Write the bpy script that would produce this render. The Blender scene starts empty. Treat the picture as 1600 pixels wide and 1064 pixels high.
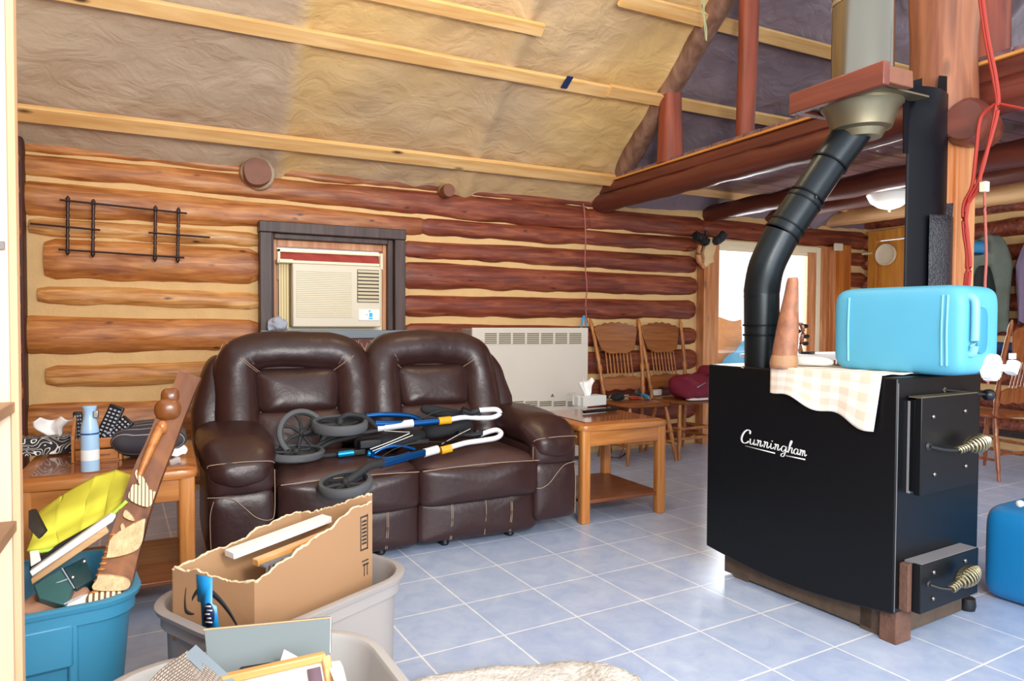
import bpy, bmesh, math, random
from mathutils import Vector, Matrix, Euler, noise
PI = math.pi
S = bpy.context.scene
random.seed(7)

# ---------------------------------------------------------------- camera
cam_d = bpy.data.cameras.new('camera'); cam = bpy.data.objects.new('camera', cam_d)
S.collection.objects.link(cam); S.camera = cam
CAM_H = 1.2; FPX = 1083.0
PITCH, ROLL, YAW = math.radians(-1.55), math.radians(.27), math.radians(-26.5)
def _axes():
    cp, sp = math.cos(PITCH), math.sin(PITCH)
    f = Vector((0, cp, sp)); u = Vector((0, -sp, cp)); r = Vector((1, 0, 0))
    cr, sr = math.cos(ROLL), math.sin(ROLL)
    r, u = r*cr + u*sr, -r*sr + u*cr
    R = Matrix.Rotation(YAW, 3, 'Z')
    return R@r, R@u, R@f
AR, AU, AF = _axes()
cam.matrix_world = Matrix(((AR.x, AU.x, -AF.x, 0), (AR.y, AU.y, -AF.y, 0), (AR.z, AU.z, -AF.z, CAM_H), (0, 0, 0, 1)))
cam_d.sensor_width = 36; cam_d.lens = 36*FPX/1600; cam_d.clip_start = .05; cam_d.clip_end = 200
CO = Vector((0, 0, CAM_H))
def at(px, py, ax, val):                # measured point: where the sight line meets a plane of the room
    d = AF + AR*((px-800)/FPX) - AU*((py-532)/FPX)
    return CO + d*((val - CO[ax])/d[ax])

# ---------------------------------------------------------------- world, lights, exposure
S.view_settings.view_transform = 'Standard'; S.view_settings.look = 'None'
S.view_settings.gamma = 1; S.view_settings.use_curve_mapping = False
S.view_settings.exposure = 0.32
W = bpy.data.worlds.new('world'); S.world = W; W.use_nodes = True
bg = W.node_tree.nodes['Background']; bg.inputs[0].default_value = (.86, .93, 1, 1); bg.inputs[1].default_value = 1.35
def area(name, loc, target, sx, sy, power, col):
    l = bpy.data.lights.new(name, 'AREA'); l.shape = 'RECTANGLE'; l.size = sx; l.size_y = sy; l.energy = power; l.color = col
    o = bpy.data.objects.new(name, l); S.collection.objects.link(o); o.location = loc
    o.rotation_euler = (Vector(target)-Vector(loc)).to_track_quat('-Z', 'Y').to_euler(); return o
area('rear_fill', (1.2, -2.3, 1.9), (2.0, 4.5, 1.0), 3.0, 1.8, 150, (.95, .97, 1))  # added fill from behind the camera, no window is built there
area('door_daylight', (5.7, 6.3, 1.5), (4.2, 2.5, .6), 1.5, 2.0, 120, (.9, .95, 1))
area('ceiling_fill', (.6, -.3, 1.9), (1.6, 4.4, 3.0), .5, .35, 55, (1, .93, .82))  # added lamp by the camera, aimed up to brighten the ceiling
def point(name, loc, power, col, r):
    l = bpy.data.lights.new(name, 'POINT'); l.energy = power; l.color = col; l.shadow_soft_size = r
    o = bpy.data.objects.new(name, l); S.collection.objects.link(o); o.location = loc; return o

point('upper_lamp', (1.9, 3.15, 3.75), 30, (1, .86, .64), .12)

# ---------------------------------------------------------------- materials
def lin(h):
    h = h.lstrip('#'); v = [int(h[i:i+2], 16)/255 for i in (0, 2, 4)]
    return tuple(c/12.92 if c <= .04045 else ((c+.055)/1.055)**2.4 for c in v) + (1,)
def nmat(name):
    m = bpy.data.materials.new(name); m.use_nodes = True
    nt = m.node_tree; return m, nt, nt.nodes['Principled BSDF']
def mat(name, col, rough=.5, metal=0, bump=0, bscale=60, var=0, vscale=6, coat=0, spec=.5, stretch=(1, 1, 1), trans=0, alpha=1):
    m, nt, b = nmat(name); c = lin(col)
    b.inputs['Base Color'].default_value = c; b.inputs['Roughness'].default_value = rough
    b.inputs['Metallic'].default_value = metal; b.inputs['Specular IOR Level'].default_value = spec
    b.inputs['Coat Weight'].default_value = coat; b.inputs['Transmission Weight'].default_value = trans
    tc = nt.nodes.new('ShaderNodeTexCoord'); mp = nt.nodes.new('ShaderNodeMapping'); mp.inputs['Scale'].default_value = stretch
    nt.links.new(tc.outputs['Object'], mp.inputs[0])
    n = nt.nodes.new('ShaderNodeTexNoise'); n.inputs['Scale'].default_value = vscale; n.inputs['Detail'].default_value = 5
    nt.links.new(mp.outputs[0], n.inputs['Vector'])
    mx = nt.nodes.new('ShaderNodeMix'); mx.data_type = 'RGBA'
    k = var if var else .04
    mx.inputs[6].default_value = tuple(x*(1-k) for x in c[:3])+(1,); mx.inputs[7].default_value = tuple(min(1, x*(1+k)) for x in c[:3])+(1,)
    nt.links.new(n.outputs[0], mx.inputs[0]); nt.links.new(mx.outputs[2], b.inputs['Base Color'])
    if bump:
        n2 = nt.nodes.new('ShaderNodeTexNoise'); n2.inputs['Scale'].default_value = bscale; n2.inputs['Detail'].default_value = 4
        nt.links.new(mp.outputs[0], n2.inputs['Vector'])
        bp = nt.nodes.new('ShaderNodeBump'); bp.inputs['Strength'].default_value = bump; bp.inputs['Distance'].default_value = .01
        nt.links.new(n2.outputs[0], bp.inputs['Height']); nt.links.new(bp.outputs[0], b.inputs['Normal'])
    return m
def wood(name, c1, c2, axis='x', rough=.45, scale=1.0, knots=.0, coat=0, bump=.15, c3=None):
    m, nt, b = nmat(name)
    tc = nt.nodes.new('ShaderNodeTexCoord'); mp = nt.nodes.new('ShaderNodeMapping')
    s = {'x': (1.2, 14, 14), 'y': (14, 1.2, 14), 'z': (14, 14, 1.2)}[axis]
    mp.inputs['Scale'].default_value = tuple(v*scale for v in s); nt.links.new(tc.outputs['Object'], mp.inputs[0])
    n = nt.nodes.new('ShaderNodeTexNoise'); n.inputs['Scale'].default_value = 1.6; n.inputs['Detail'].default_value = 7; n.inputs['Distortion'].default_value = .7
    nt.links.new(mp.outputs[0], n.inputs['Vector'])
    r = nt.nodes.new('ShaderNodeValToRGB'); r.color_ramp.elements[0].position = .33; r.color_ramp.elements[1].position = .68
    r.color_ramp.elements[0].color = lin(c1); r.color_ramp.elements[1].color = lin(c2); nt.links.new(n.outputs[0], r.inputs[0])
    out = r.outputs[0]
    if c3:                               # large patches of another stain
        n3 = nt.nodes.new('ShaderNodeTexNoise'); n3.inputs['Scale'].default_value = .35; n3.inputs['Detail'].default_value = 3
        nt.links.new(mp.outputs[0], n3.inputs['Vector'])
        r3 = nt.nodes.new('ShaderNodeValToRGB'); r3.color_ramp.elements[0].position = .42; r3.color_ramp.elements[1].position = .66
        r3.color_ramp.elements[0].color = (0, 0, 0, 1); r3.color_ramp.elements[1].color = (.85, .85, .85, 1); nt.links.new(n3.outputs[0], r3.inputs[0])
        mx = nt.nodes.new('ShaderNodeMix'); mx.data_type = 'RGBA'; nt.links.new(r3.outputs[0], mx.inputs[0])
        nt.links.new(out, mx.inputs[6]); mx.inputs[7].default_value = lin(c3); out = mx.outputs[2]
    if knots:
        v = nt.nodes.new('ShaderNodeTexVoronoi'); v.inputs['Scale'].default_value = .55; v.inputs['Randomness'].default_value = 1
        mp2 = nt.nodes.new('ShaderNodeMapping'); s2 = {'x': (4, 11, 11), 'y': (11, 4, 11), 'z': (11, 11, 4)}[axis]
        mp2.inputs['Scale'].default_value = s2; nt.links.new(tc.outputs['Object'], mp2.inputs[0]); nt.links.new(mp2.outputs[0], v.inputs['Vector'])
        r2 = nt.nodes.new('ShaderNodeValToRGB'); r2.color_ramp.elements[0].position = .05; r2.color_ramp.elements[1].position = .13
        r2.color_ramp.elements[0].color = (knots, knots, knots, 1); r2.color_ramp.elements[1].color = (0, 0, 0, 1); nt.links.new(v.outputs['Distance'], r2.inputs[0])
        mx = nt.nodes.new('ShaderNodeMix'); mx.data_type = 'RGBA'; nt.links.new(r2.outputs[0], mx.inputs[0])
        nt.links.new(out, mx.inputs[6]); mx.inputs[7].default_value = lin('#2e160d'); out = mx.outputs[2]
    nt.links.new(out, b.inputs['Base Color']); b.inputs['Roughness'].default_value = rough; b.inputs['Coat Weight'].default_value = coat
    bp = nt.nodes.new('ShaderNodeBump'); bp.inputs['Strength'].default_value = bump; bp.inputs['Distance'].default_value = .01
    nt.links.new(n.outputs[0], bp.inputs['Height']); nt.links.new(bp.outputs[0], b.inputs['Normal'])
    return m

MT = {}
def logmat(name, gold, red, xa, xb, rough=.45, hi=None):
    m, nt, b = nmat(name); L = nt.links.new; N = nt.nodes.new
    tc = N('ShaderNodeTexCoord')
    def noise_(sc, stretch, det=6, dist=.6):
        mp = N('ShaderNodeMapping'); mp.inputs['Scale'].default_value = stretch; L(tc.outputs['Object'], mp.inputs[0])
        n = N('ShaderNodeTexNoise'); n.inputs['Scale'].default_value = sc; n.inputs['Detail'].default_value = det; n.inputs['Distortion'].default_value = dist; L(mp.outputs[0], n.inputs['Vector']); return n
    grain = noise_(1.0, (2.2, 26, 26), 8, .8); patch = noise_(1.0, (1.6, 5, 7), 4, 1.0); fine = noise_(1.0, (9, 90, 90), 4, .3)
    def ramp(src, stops):
        r = N('ShaderNodeValToRGB'); e = r.color_ramp.elements
        while len(e) < len(stops): e.new(.5)
        for i, (p, c) in enumerate(stops): e[i].position = p; e[i].color = c if isinstance(c, tuple) else lin(c)
        L(src, r.inputs[0]); return r.outputs[0]
    def mix(f, a, c, mode='MIX'):
        x = N('ShaderNodeMix'); x.data_type = 'RGBA'; x.blend_type = mode
        if isinstance(f, float): x.inputs[0].default_value = f
        else: L(f, x.inputs[0])
        L(a, x.inputs[6]); L(c, x.inputs[7]); return x.outputs[2]
    g = ramp(grain.outputs[0], [(.28, gold[0]), (.5, gold[1]), (.72, gold[2])]); r_ = ramp(grain.outputs[0], [(.28, red[0]), (.5, red[1]), (.72, red[2])])
    sx = N('ShaderNodeSeparateXYZ'); L(tc.outputs['Object'], sx.inputs[0]); pa = N('ShaderNodeMath'); pa.operation = 'MULTIPLY_ADD'; L(patch.outputs[0], pa.inputs[0]); pa.inputs[1].default_value = 1.6; L(sx.outputs[0], pa.inputs[2])
    mr = N('ShaderNodeMapRange'); mr.inputs[1].default_value = xa; mr.inputs[2].default_value = xb; L(pa.outputs[0], mr.inputs[0])
    c = mix(mr.outputs[0], g, r_)
    c = mix(.55, c, ramp(patch.outputs[0], [(.35, (.62, .55, .50, 1)), (.62, (1.12, 1.1, 1.05, 1))]), 'MULTIPLY')
    c = mix(.5, c, ramp(fine.outputs[0], [(.35, (.75, .7, .66, 1)), (.6, (1.08, 1.08, 1.08, 1))]), 'MULTIPLY')
    v = N('ShaderNodeTexVoronoi'); v.inputs['Scale'].default_value = 1; mp = N('ShaderNodeMapping'); mp.inputs['Scale'].default_value = (4.5, 8, 12); L(tc.outputs['Object'], mp.inputs[0])
    wn = N('ShaderNodeVectorMath'); wn.operation = 'MULTIPLY_ADD'; L(patch.outputs['Color'], wn.inputs[0]); wn.inputs[1].default_value = (.5, .5, .5); L(mp.outputs[0], wn.inputs[2]); L(wn.outputs[0], v.inputs['Vector'])
    k = ramp(v.outputs['Distance'], [(.05, (.9, .9, .9, 1)), (.16, (0, 0, 0, 1))])
    dk = N('ShaderNodeRGB'); dk.outputs[0].default_value = lin('#3a1c10'); c = mix(k, c, dk.outputs[0])
    L(c, b.inputs['Base Color']); b.inputs['Specular IOR Level'].default_value = .5; b.inputs['Coat Weight'].default_value = .15; b.inputs['Coat Roughness'].default_value = .3
    rr = N('ShaderNodeMapRange'); rr.inputs[3].default_value = rough-.12; rr.inputs[4].default_value = rough+.22; L(patch.outputs[0], rr.inputs[0]); L(rr.outputs[0], b.inputs['Roughness'])
    bp = N('ShaderNodeBump'); bp.inputs['Strength'].default_value = .5; bp.inputs['Distance'].default_value = .012; L(patch.outputs[0], bp.inputs['Height'])
    b2 = N('ShaderNodeBump'); b2.inputs['Strength'].default_value = .35; b2.inputs['Distance'].default_value = .006; L(grain.outputs[0], b2.inputs['Height']); L(bp.outputs[0], b2.inputs['Normal']); L(b2.outputs[0], b.inputs['Normal'])
    return m
GOLD = ('#8a4a22', '#bd7636', '#dd9e5c'); RED = ('#582012', '#823b24', '#a55e3c'); PALE = ('#a3642e', '#d29450', '#efc080')
MT['log_gold'] = logmat('log_gold', GOLD, RED, 1.0, 3.2)
MT['log_pale'] = logmat('log_pale', PALE, PALE, 1.0, 3.2)
MT['log_red'] = logmat('log_red', GOLD, RED, .9, 2.6, .5)
MT['log_redz'] = wood('log_redz', '#6a2a1a', '#97462b', 'z', .5, .6, .5, .0, .3)
MT['post_log'] = wood('post_log', '#6f3c27', '#a16544', 'z', .55, .8, .5, .0, .4, '#844d34')
MT['beam'] = wood('beam', '#54231a', '#86402e', 'y', .42, .5, .3, .15, .4, '#5c2a1e')
MT['beam_lit'] = wood('beam_lit', '#c08a55', '#e6b983', 'y', .5, .5, .6)  # paler than the other beams: light from the globe put into the colour
MT['deck'] = wood('deck', '#5f4144', '#8c696c', 'x', .3, .6, .3, .3)
MT['pine'] = wood('pine', '#d9a25c', '#f3c98a', 'x', .5, .8, .9, 0, .12)
MT['piney'] = wood('piney', '#b8732f', '#dd9c50', 'y', .5, .8, .6, 0, .12)
MT['trimz'] = wood('trimz', '#b56c39', '#dca070', 'z', .45, .8, .5, 0, .12)
MT['doorz'] = wood('doorz', '#c67a26', '#e8a54a', 'z', .4, .6, .2, .1, .1)
MT['orangez'] = wood('orangez', '#a5561d', '#cf8030', 'z', .45, .6, .4, .0, .1)
MT['oak'] = wood('oak', '#a4602b', '#c98546', 'x', .35, 1.2, 0, .25, .06)
MT['oakz'] = wood('oakz', '#b26c30', '#d6924f', 'z', .35, 1.2, 0, .25, .06)
MT['oakdark'] = wood('oakdark', '#7d4626', '#9c5f38', 'x', .22, 1.2, 0, .5, .04)
MT['shelfdark'] = wood('shelfdark', '#6e3a20', '#8c5130', 'x', .4, 1.2, 0, .2, .04)
MT['chairwood'] = wood('chairwood', '#9c5a26', '#c7843f', 'z', .33, 1.4, 0, .3, .05)
MT['chairpanel'] = wood('chairpanel', '#7d4522', '#a36433', 'x', .3, 1.4, 0, .3, .05)
MT['chairred'] = wood('chairred', '#7c3d1a', '#a85f2c', 'z', .33, 1.4, 0, .3, .05)
MT['carve'] = wood('carve', '#4a2614', '#a8672f', 'z', .3, .5, .2, .25, .08, '#6b3a1c')
MT['darkframe'] = wood('darkframe', '#3b2b28', '#57423d', 'z', .5, 1, 0, 0, .1)
MT['cream_panel'] = wood('cream_panel', '#e0c0a0', '#eed3b8', 'z', .5, .5, 0, 0, .03)
MT['cab_edge'] = wood('cab_edge', '#c99a72', '#ddb38c', 'z', .5, .5, 0, 0, .03)
MT['shelf_top'] = wood('shelf_top', '#8f6a4c', '#a98262', 'y', .5, .5, 0, 0, .05)
MT['chink'] = mat('chink', '#dfb77e', .85, bump=.35, bscale=45, var=.12, vscale=9)
MT['sill'] = mat('sill', '#7d8a94', .5, var=.1)
MT['cream'] = mat('cream', '#ded3bb', .4, var=.03)
MT['cream_hi'] = mat('cream_hi', '#f0e2c2', .4, var=.05)
MT['grille'] = mat('grille', '#c4b9a2', .5)
MT['slot'] = mat('slot', '#3a342e', .6)
MT['white'] = mat('white', '#f4f4f2', .45)
MT['paper'] = mat('paper', '#f2eee6', .8)
MT['heater'] = mat('heater', '#d9d0c3', .4, var=.03)
MT['heater_side'] = mat('heater_side', '#a9a49c', .5)
MT['leather'] = mat('leather', '#341e1c', .36, bump=.16, bscale=34, var=.4, vscale=7, spec=.5)
MT['leather_worn'] = mat('leather_worn', '#442c29', .46, bump=.2, bscale=38, var=.3, vscale=6, spec=.5)
MT['stitch'] = mat('stitch', '#b59680', .7)
MT['black_metal'] = mat('black_metal', '#0a0c0f', .36, bump=.03, bscale=90, spec=.3)
MT['black_matte'] = mat('black_matte', '#17181a', .5, bump=.05)
MT['black_plastic'] = mat('black_plastic', '#15161a', .35)
MT['pipe'] = mat('pipe', '#1b2226', .35, metal=.5, bump=.05, bscale=30, var=.3, vscale=4)
MT['shield'] = mat('shield', '#0b0c12', .45, bump=.05, spec=.15)
MT['chrome'] = mat('chrome', '#8d867a', .2, metal=1)
MT['steel'] = mat('steel', '#b4b2ae', .3, metal=1)
MT['tarnish'] = mat('tarnish', '#8a8168', .45, metal=.8, var=.25, vscale=9)
MT['brass'] = mat('brass', '#b9ad8c', .3, metal=1)
MT['rust'] = mat('rust', '#6a4a3c', .9, bump=.4, bscale=60, var=.45, vscale=14)
MT['grey_dust'] = mat('grey_dust', '#7e7a7c', .8, var=.2)
MT['rubber'] = mat('rubber', '#55575a', .75, bump=.1)
MT['dark_rubber'] = mat('dark_rubber', '#26272a', .7)
MT['blue_tube'] = mat('blue_tube', '#0e4f8f', .22, metal=.7)
MT['cyan_tube'] = mat('cyan_tube', '#1c9bd8', .25, metal=.6)
MT['white_tube'] = mat('white_tube', '#dedfe2', .3)
MT['amber'] = mat('amber', '#f0a61c', .25)
MT['black_fabric'] = mat('black_fabric', '#1d1e22', .85, bump=.2)
MT['blue_tote'] = mat('blue_tote', '#3f8fb4', .4, var=.12, vscale=3, bump=.03)
MT['blue_can'] = mat('blue_can', '#1a7cb6', .42, var=.12, vscale=3, bump=.06, bscale=20)
MT['jug'] = mat('jug', '#56a9c8', .5, var=.08, vscale=3, bump=.05, bscale=18)
MT['jug_in'] = mat('jug_in', '#3a8fb4', .45)
MT['jug_rib'] = mat('jug_rib', '#7cc3da', .4)
MT['cap'] = mat('cap', '#f3efe8', .45)
MT['grey_tote'] = mat('grey_tote', '#a29c9a', .45, var=.04)
MT['pale_tote'] = mat('pale_tote', '#b9b6b4', .42, var=.04)
MT['card'] = mat('card', '#a8805c', .85, bump=.08, bscale=30, var=.07, vscale=4)
MT['card_in'] = mat('card_in', '#b38c66', .85, var=.06)
MT['card_torn'] = mat('card_torn', '#e8cda8', .9, bump=.5, bscale=90)
MT['ink'] = mat('ink', '#2c2b2e', .7)
MT['tape'] = mat('tape', '#1f97e0', .35, var=.06)
MT['navy'] = mat('navy', '#152a55', .5)
MT['yellow'] = mat('yellow', '#dedb46', .7, var=.1, vscale=5)
MT['lime'] = mat('lime', '#b9d94e', .7)
MT['teal'] = mat('teal', '#2f5f60', .4, var=.2, vscale=5)
MT['teal_dark'] = mat('teal_dark', '#1e3f44', .4, var=.2, vscale=5)
MT['maroon'] = mat('maroon', '#7a1630', .75, bump=.3, bscale=25, var=.2)
MT['red_wire'] = mat('red_wire', '#a83226', .4)
MT['pink_wire'] = mat('pink_wire', '#a8584c', .5)
MT['green_wire'] = mat('green_wire', '#9fae86', .5)
MT['red_cloth'] = mat('red_cloth', '#a8433a', .85, bump=.3, bscale=20, var=.2)
MT['rug'] = mat('rug', '#cdc6be', .95, bump=.9, bscale=70, var=.2, vscale=30)
MT['bottle'] = mat('bottle', '#a9cdeb', .3)
MT['navy_band'] = mat('navy_band', '#2a4d90', .4)
MT['board_grey'] = mat('board_grey', '#6c777a', .6, var=.03)
MT['mauve'] = mat('mauve', '#7d6674', .7)
MT['frame_wood'] = wood('frame_wood', '#cf8f4a', '#eab877', 'x', .35, 1, 0, .2, .04)
MT['book_wood'] = wood('book_wood', '#b98a56', '#dab383', 'x', .5, 1, 0, 0, .04)
MT['bone'] = mat('bone', '#e0c090', .6, bump=.2, var=.2, vscale=14)
MT['cone'] = mat('cone', '#9c664a', .55, bump=.35, bscale=25, var=.6, vscale=24)
MT['cone_pale'] = mat('cone_pale', '#a9805c', .6, bump=.25, var=.3, vscale=20)
MT['thread'] = mat('thread', '#d8b894', .8)
MT['globe'] = mat('globe', '#fffaf0', .35)
MT['blue_cloth'] = mat('blue_cloth', '#2f86c4', .8, bump=.3, bscale=12, var=.25)
MT['wicker'] = mat('wicker', '#9c7148', .8, bump=.3)
MT['coat_green'] = mat('coat_green', '#737c70', .9, bump=.4, bscale=20, var=.35, vscale=7)
MT['coat_dark'] = mat('coat_dark', '#1f2422', .9, bump=.3, bscale=16)
MT['plum'] = mat('plum', '#7d6a85', .9, bump=.3, bscale=16)
MT['denim'] = mat('denim', '#2c3f66', .9, bump=.2)
MT['cutout_blue'] = mat('cutout_blue', '#3c93c9', .6)
MT['crumple'] = mat('crumple', '#b08268', .8, bump=.5, bscale=14, var=.4, vscale=9)
MT['grey_rag'] = mat('grey_rag', '#aab0bd', .85, bump=.4, bscale=20, var=.2)
MT['unlit_loft'] = mat('unlit_loft', '#0a0b10', .5)

# foam: lumpy sprayed insulation, tan, greyer at left; unlit shade past the loft edge painted violet grey
def foam_mat():
    m, nt, b = nmat('spray_foam'); L = nt.links.new
    tc = nt.nodes.new('ShaderNodeTexCoord')
    n = nt.nodes.new('ShaderNodeTexNoise'); n.inputs['Scale'].default_value = .55; n.inputs['Detail'].default_value = 4; L(tc.outputs['Object'], n.inputs['Vector'])
    sx = nt.nodes.new('ShaderNodeSeparateXYZ'); L(tc.outputs['Object'], sx.inputs[0])
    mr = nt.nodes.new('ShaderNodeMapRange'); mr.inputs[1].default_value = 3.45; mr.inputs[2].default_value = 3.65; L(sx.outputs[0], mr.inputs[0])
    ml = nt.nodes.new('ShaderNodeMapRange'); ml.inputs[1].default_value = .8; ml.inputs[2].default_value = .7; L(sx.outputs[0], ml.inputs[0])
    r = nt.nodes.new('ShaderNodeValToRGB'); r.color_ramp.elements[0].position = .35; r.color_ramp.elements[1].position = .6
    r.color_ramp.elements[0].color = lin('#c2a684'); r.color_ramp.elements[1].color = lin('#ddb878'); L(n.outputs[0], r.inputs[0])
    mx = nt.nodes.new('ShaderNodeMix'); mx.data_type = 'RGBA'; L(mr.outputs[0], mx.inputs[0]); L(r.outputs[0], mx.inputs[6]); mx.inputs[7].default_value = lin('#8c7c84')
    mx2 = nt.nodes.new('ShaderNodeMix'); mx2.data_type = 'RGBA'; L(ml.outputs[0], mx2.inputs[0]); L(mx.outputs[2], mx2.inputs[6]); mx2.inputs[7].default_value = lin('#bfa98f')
    L(mx2.outputs[2], b.inputs['Base Color']); b.inputs['Roughness'].default_value = .55
    mp = nt.nodes.new('ShaderNodeMapping'); mp.inputs['Scale'].default_value = (1.8, 2.6, 2.6); L(tc.outputs['Object'], mp.inputs[0])
    n2 = nt.nodes.new('ShaderNodeTexNoise'); n2.inputs['Scale'].default_value = 2.2; n2.inputs['Detail'].default_value = 8; n2.inputs['Distortion'].default_value = 1.6; L(mp.outputs[0], n2.inputs['Vector'])
    bp = nt.nodes.new('ShaderNodeBump'); bp.inputs['Strength'].default_value = .45; bp.inputs['Distance'].default_value = .04
    n4 = nt.nodes.new('ShaderNodeTexNoise'); n4.inputs['Scale'].default_value = 26; n4.inputs['Detail'].default_value = 6; L(tc.outputs['Object'], n4.inputs['Vector'])
    b3 = nt.nodes.new('ShaderNodeBump'); b3.inputs['Strength'].default_value = .35; b3.inputs['Distance'].default_value = .012; L(n4.outputs[0], b3.inputs['Height']); L(bp.outputs[0], b3.inputs['Normal'])
    L(n2.outputs[0], bp.inputs['Height']); L(b3.outputs[0], b.inputs['Normal']); return m
MT['foam'] = foam_mat()
def tile_mat():
    m, nt, b = nmat('tile_floor'); L = nt.links.new
    TS = .341; th = math.radians(3.3); p0 = at(1304.5, 1011, 2, 0)
    tc = nt.nodes.new('ShaderNodeTexCoord'); mp = nt.nodes.new('ShaderNodeMapping'); c, s = math.cos(-th), math.sin(-th)
    mp.inputs['Rotation'].default_value = (0, 0, -th)
    mp.inputs['Location'].default_value = (-(c*p0.x - s*p0.y), -(s*p0.x + c*p0.y), 0)
    L(tc.outputs['Object'], mp.inputs[0])
    br = nt.nodes.new('ShaderNodeTexBrick'); br.offset = 0; br.squash = 1
    br.inputs['Scale'].default_value = 1; br.inputs['Brick Width'].default_value = TS; br.inputs['Row Height'].default_value = TS
    br.inputs['Mortar Size'].default_value = .0042; br.inputs['Mortar Smooth'].default_value = .2
    br.inputs['Color1'].default_value = lin('#bac7dd'); br.inputs['Color2'].default_value = lin('#b3c1da'); br.inputs['Mortar'].default_value = lin('#f4f2ef')
    L(mp.outputs[0], br.inputs['Vector'])
    n = nt.nodes.new('ShaderNodeTexNoise'); n.inputs['Scale'].default_value = 9; n.inputs['Detail'].default_value = 10; n.inputs['Roughness'].default_value = .7; n.inputs['Distortion'].default_value = .5; L(tc.outputs['Object'], n.inputs['Vector'])
    r = nt.nodes.new('ShaderNodeValToRGB'); r.color_ramp.elements[0].position = .35; r.color_ramp.elements[1].position = .7
    r.color_ramp.elements[0].color = (.78, .82, .92, 1); r.color_ramp.elements[1].color = (1.08, 1.06, 1.04, 1); L(n.outputs[0], r.inputs[0])
    mu = nt.nodes.new('ShaderNodeMix'); mu.data_type = 'RGBA'; mu.blend_type = 'MULTIPLY'; mu.inputs[0].default_value = 1; L(br.outputs[0], mu.inputs[6]); L(r.outputs[0], mu.inputs[7])
    L(mu.outputs[2], b.inputs['Base Color']); b.inputs['Roughness'].default_value = .28
    bp = nt.nodes.new('ShaderNodeBump'); bp.invert = True; bp.inputs['Strength'].default_value = .4; bp.inputs['Distance'].default_value = .004
    L(br.outputs['Fac'], bp.inputs['Height']); L(bp.outputs[0], b.inputs['Normal']); return m
MT['tile'] = tile_mat()
def checked_mat():
    m, nt, b = nmat('checked_cloth'); L = nt.links.new
    tc = nt.nodes.new('ShaderNodeTexCoord')
    def stripes(ax):
        s = nt.nodes.new('ShaderNodeSeparateXYZ'); L(tc.outputs['UV'], s.inputs[0])
        a = nt.nodes.new('ShaderNodeMath'); a.operation = 'MULTIPLY'; a.inputs[1].default_value = 6; L(s.outputs[ax], a.inputs[0])
        f = nt.nodes.new('ShaderNodeMath'); f.operation = 'FRACT'; L(a.outputs[0], f.inputs[0])
        g = nt.nodes.new('ShaderNodeMath'); g.operation = 'GREATER_THAN'; g.inputs[1].default_value = .5; L(f.outputs[0], g.inputs[0]); return g
    a, c = stripes(0), stripes(1)
    ad = nt.nodes.new('ShaderNodeMath'); ad.operation = 'ADD'; L(a.outputs[0], ad.inputs[0]); L(c.outputs[0], ad.inputs[1])
    hf = nt.nodes.new('ShaderNodeMath'); hf.operation = 'MULTIPLY'; hf.inputs[1].default_value = .5; L(ad.outputs[0], hf.inputs[0])
    r = nt.nodes.new('ShaderNodeMix'); r.data_type = 'RGBA'; r.inputs[6].default_value = lin('#f1eae0'); r.inputs[7].default_value = lin('#e0cdb6'); L(hf.outputs[0], r.inputs[0])
    L(r.outputs[2], b.inputs['Base Color']); b.inputs['Roughness'].default_value = .9; return m
MT['checked'] = checked_mat()
def stripe_mat(name, c1, c2, axis, freq, duty, rough=.8):
    m, nt, b = nmat(name); L = nt.links.new
    tc = nt.nodes.new('ShaderNodeTexCoord'); s = nt.nodes.new('ShaderNodeSeparateXYZ'); L(tc.outputs['Object'], s.inputs[0])
    a = nt.nodes.new('ShaderNodeMath'); a.operation = 'MULTIPLY'; a.inputs[1].default_value = freq; L(s.outputs[axis], a.inputs[0])
    f = nt.nodes.new('ShaderNodeMath'); f.operation = 'FRACT'; L(a.outputs[0], f.inputs[0])
    g = nt.nodes.new('ShaderNodeMath'); g.operation = 'GREATER_THAN'; g.inputs[1].default_value = duty; L(f.outputs[0], g.inputs[0])
    r = nt.nodes.new('ShaderNodeMix'); r.data_type = 'RGBA'; r.inputs[6].default_value = lin(c1); r.inputs[7].default_value = lin(c2); L(g.outputs[0], r.inputs[0])
    L(r.outputs[2], b.inputs['Base Color']); b.inputs['Roughness'].default_value = rough; return m
MT['pillow_stripe'] = stripe_mat('pillow_stripe', '#3c383e', '#a9a3a5', 1, 32, .88)
MT['tissue_stripe'] = stripe_mat('tissue_stripe', '#c3cccb', '#eef0ec', 0, 75, .55)
MT['carve_stripe'] = stripe_mat('carve_stripe', '#6a3a1c', '#ecdcb6', 0, 70, .42, .5)
MT['accordion'] = stripe_mat('accordion', '#c9b27a', '#f3e4b6', 0, 55, .5)
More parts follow.
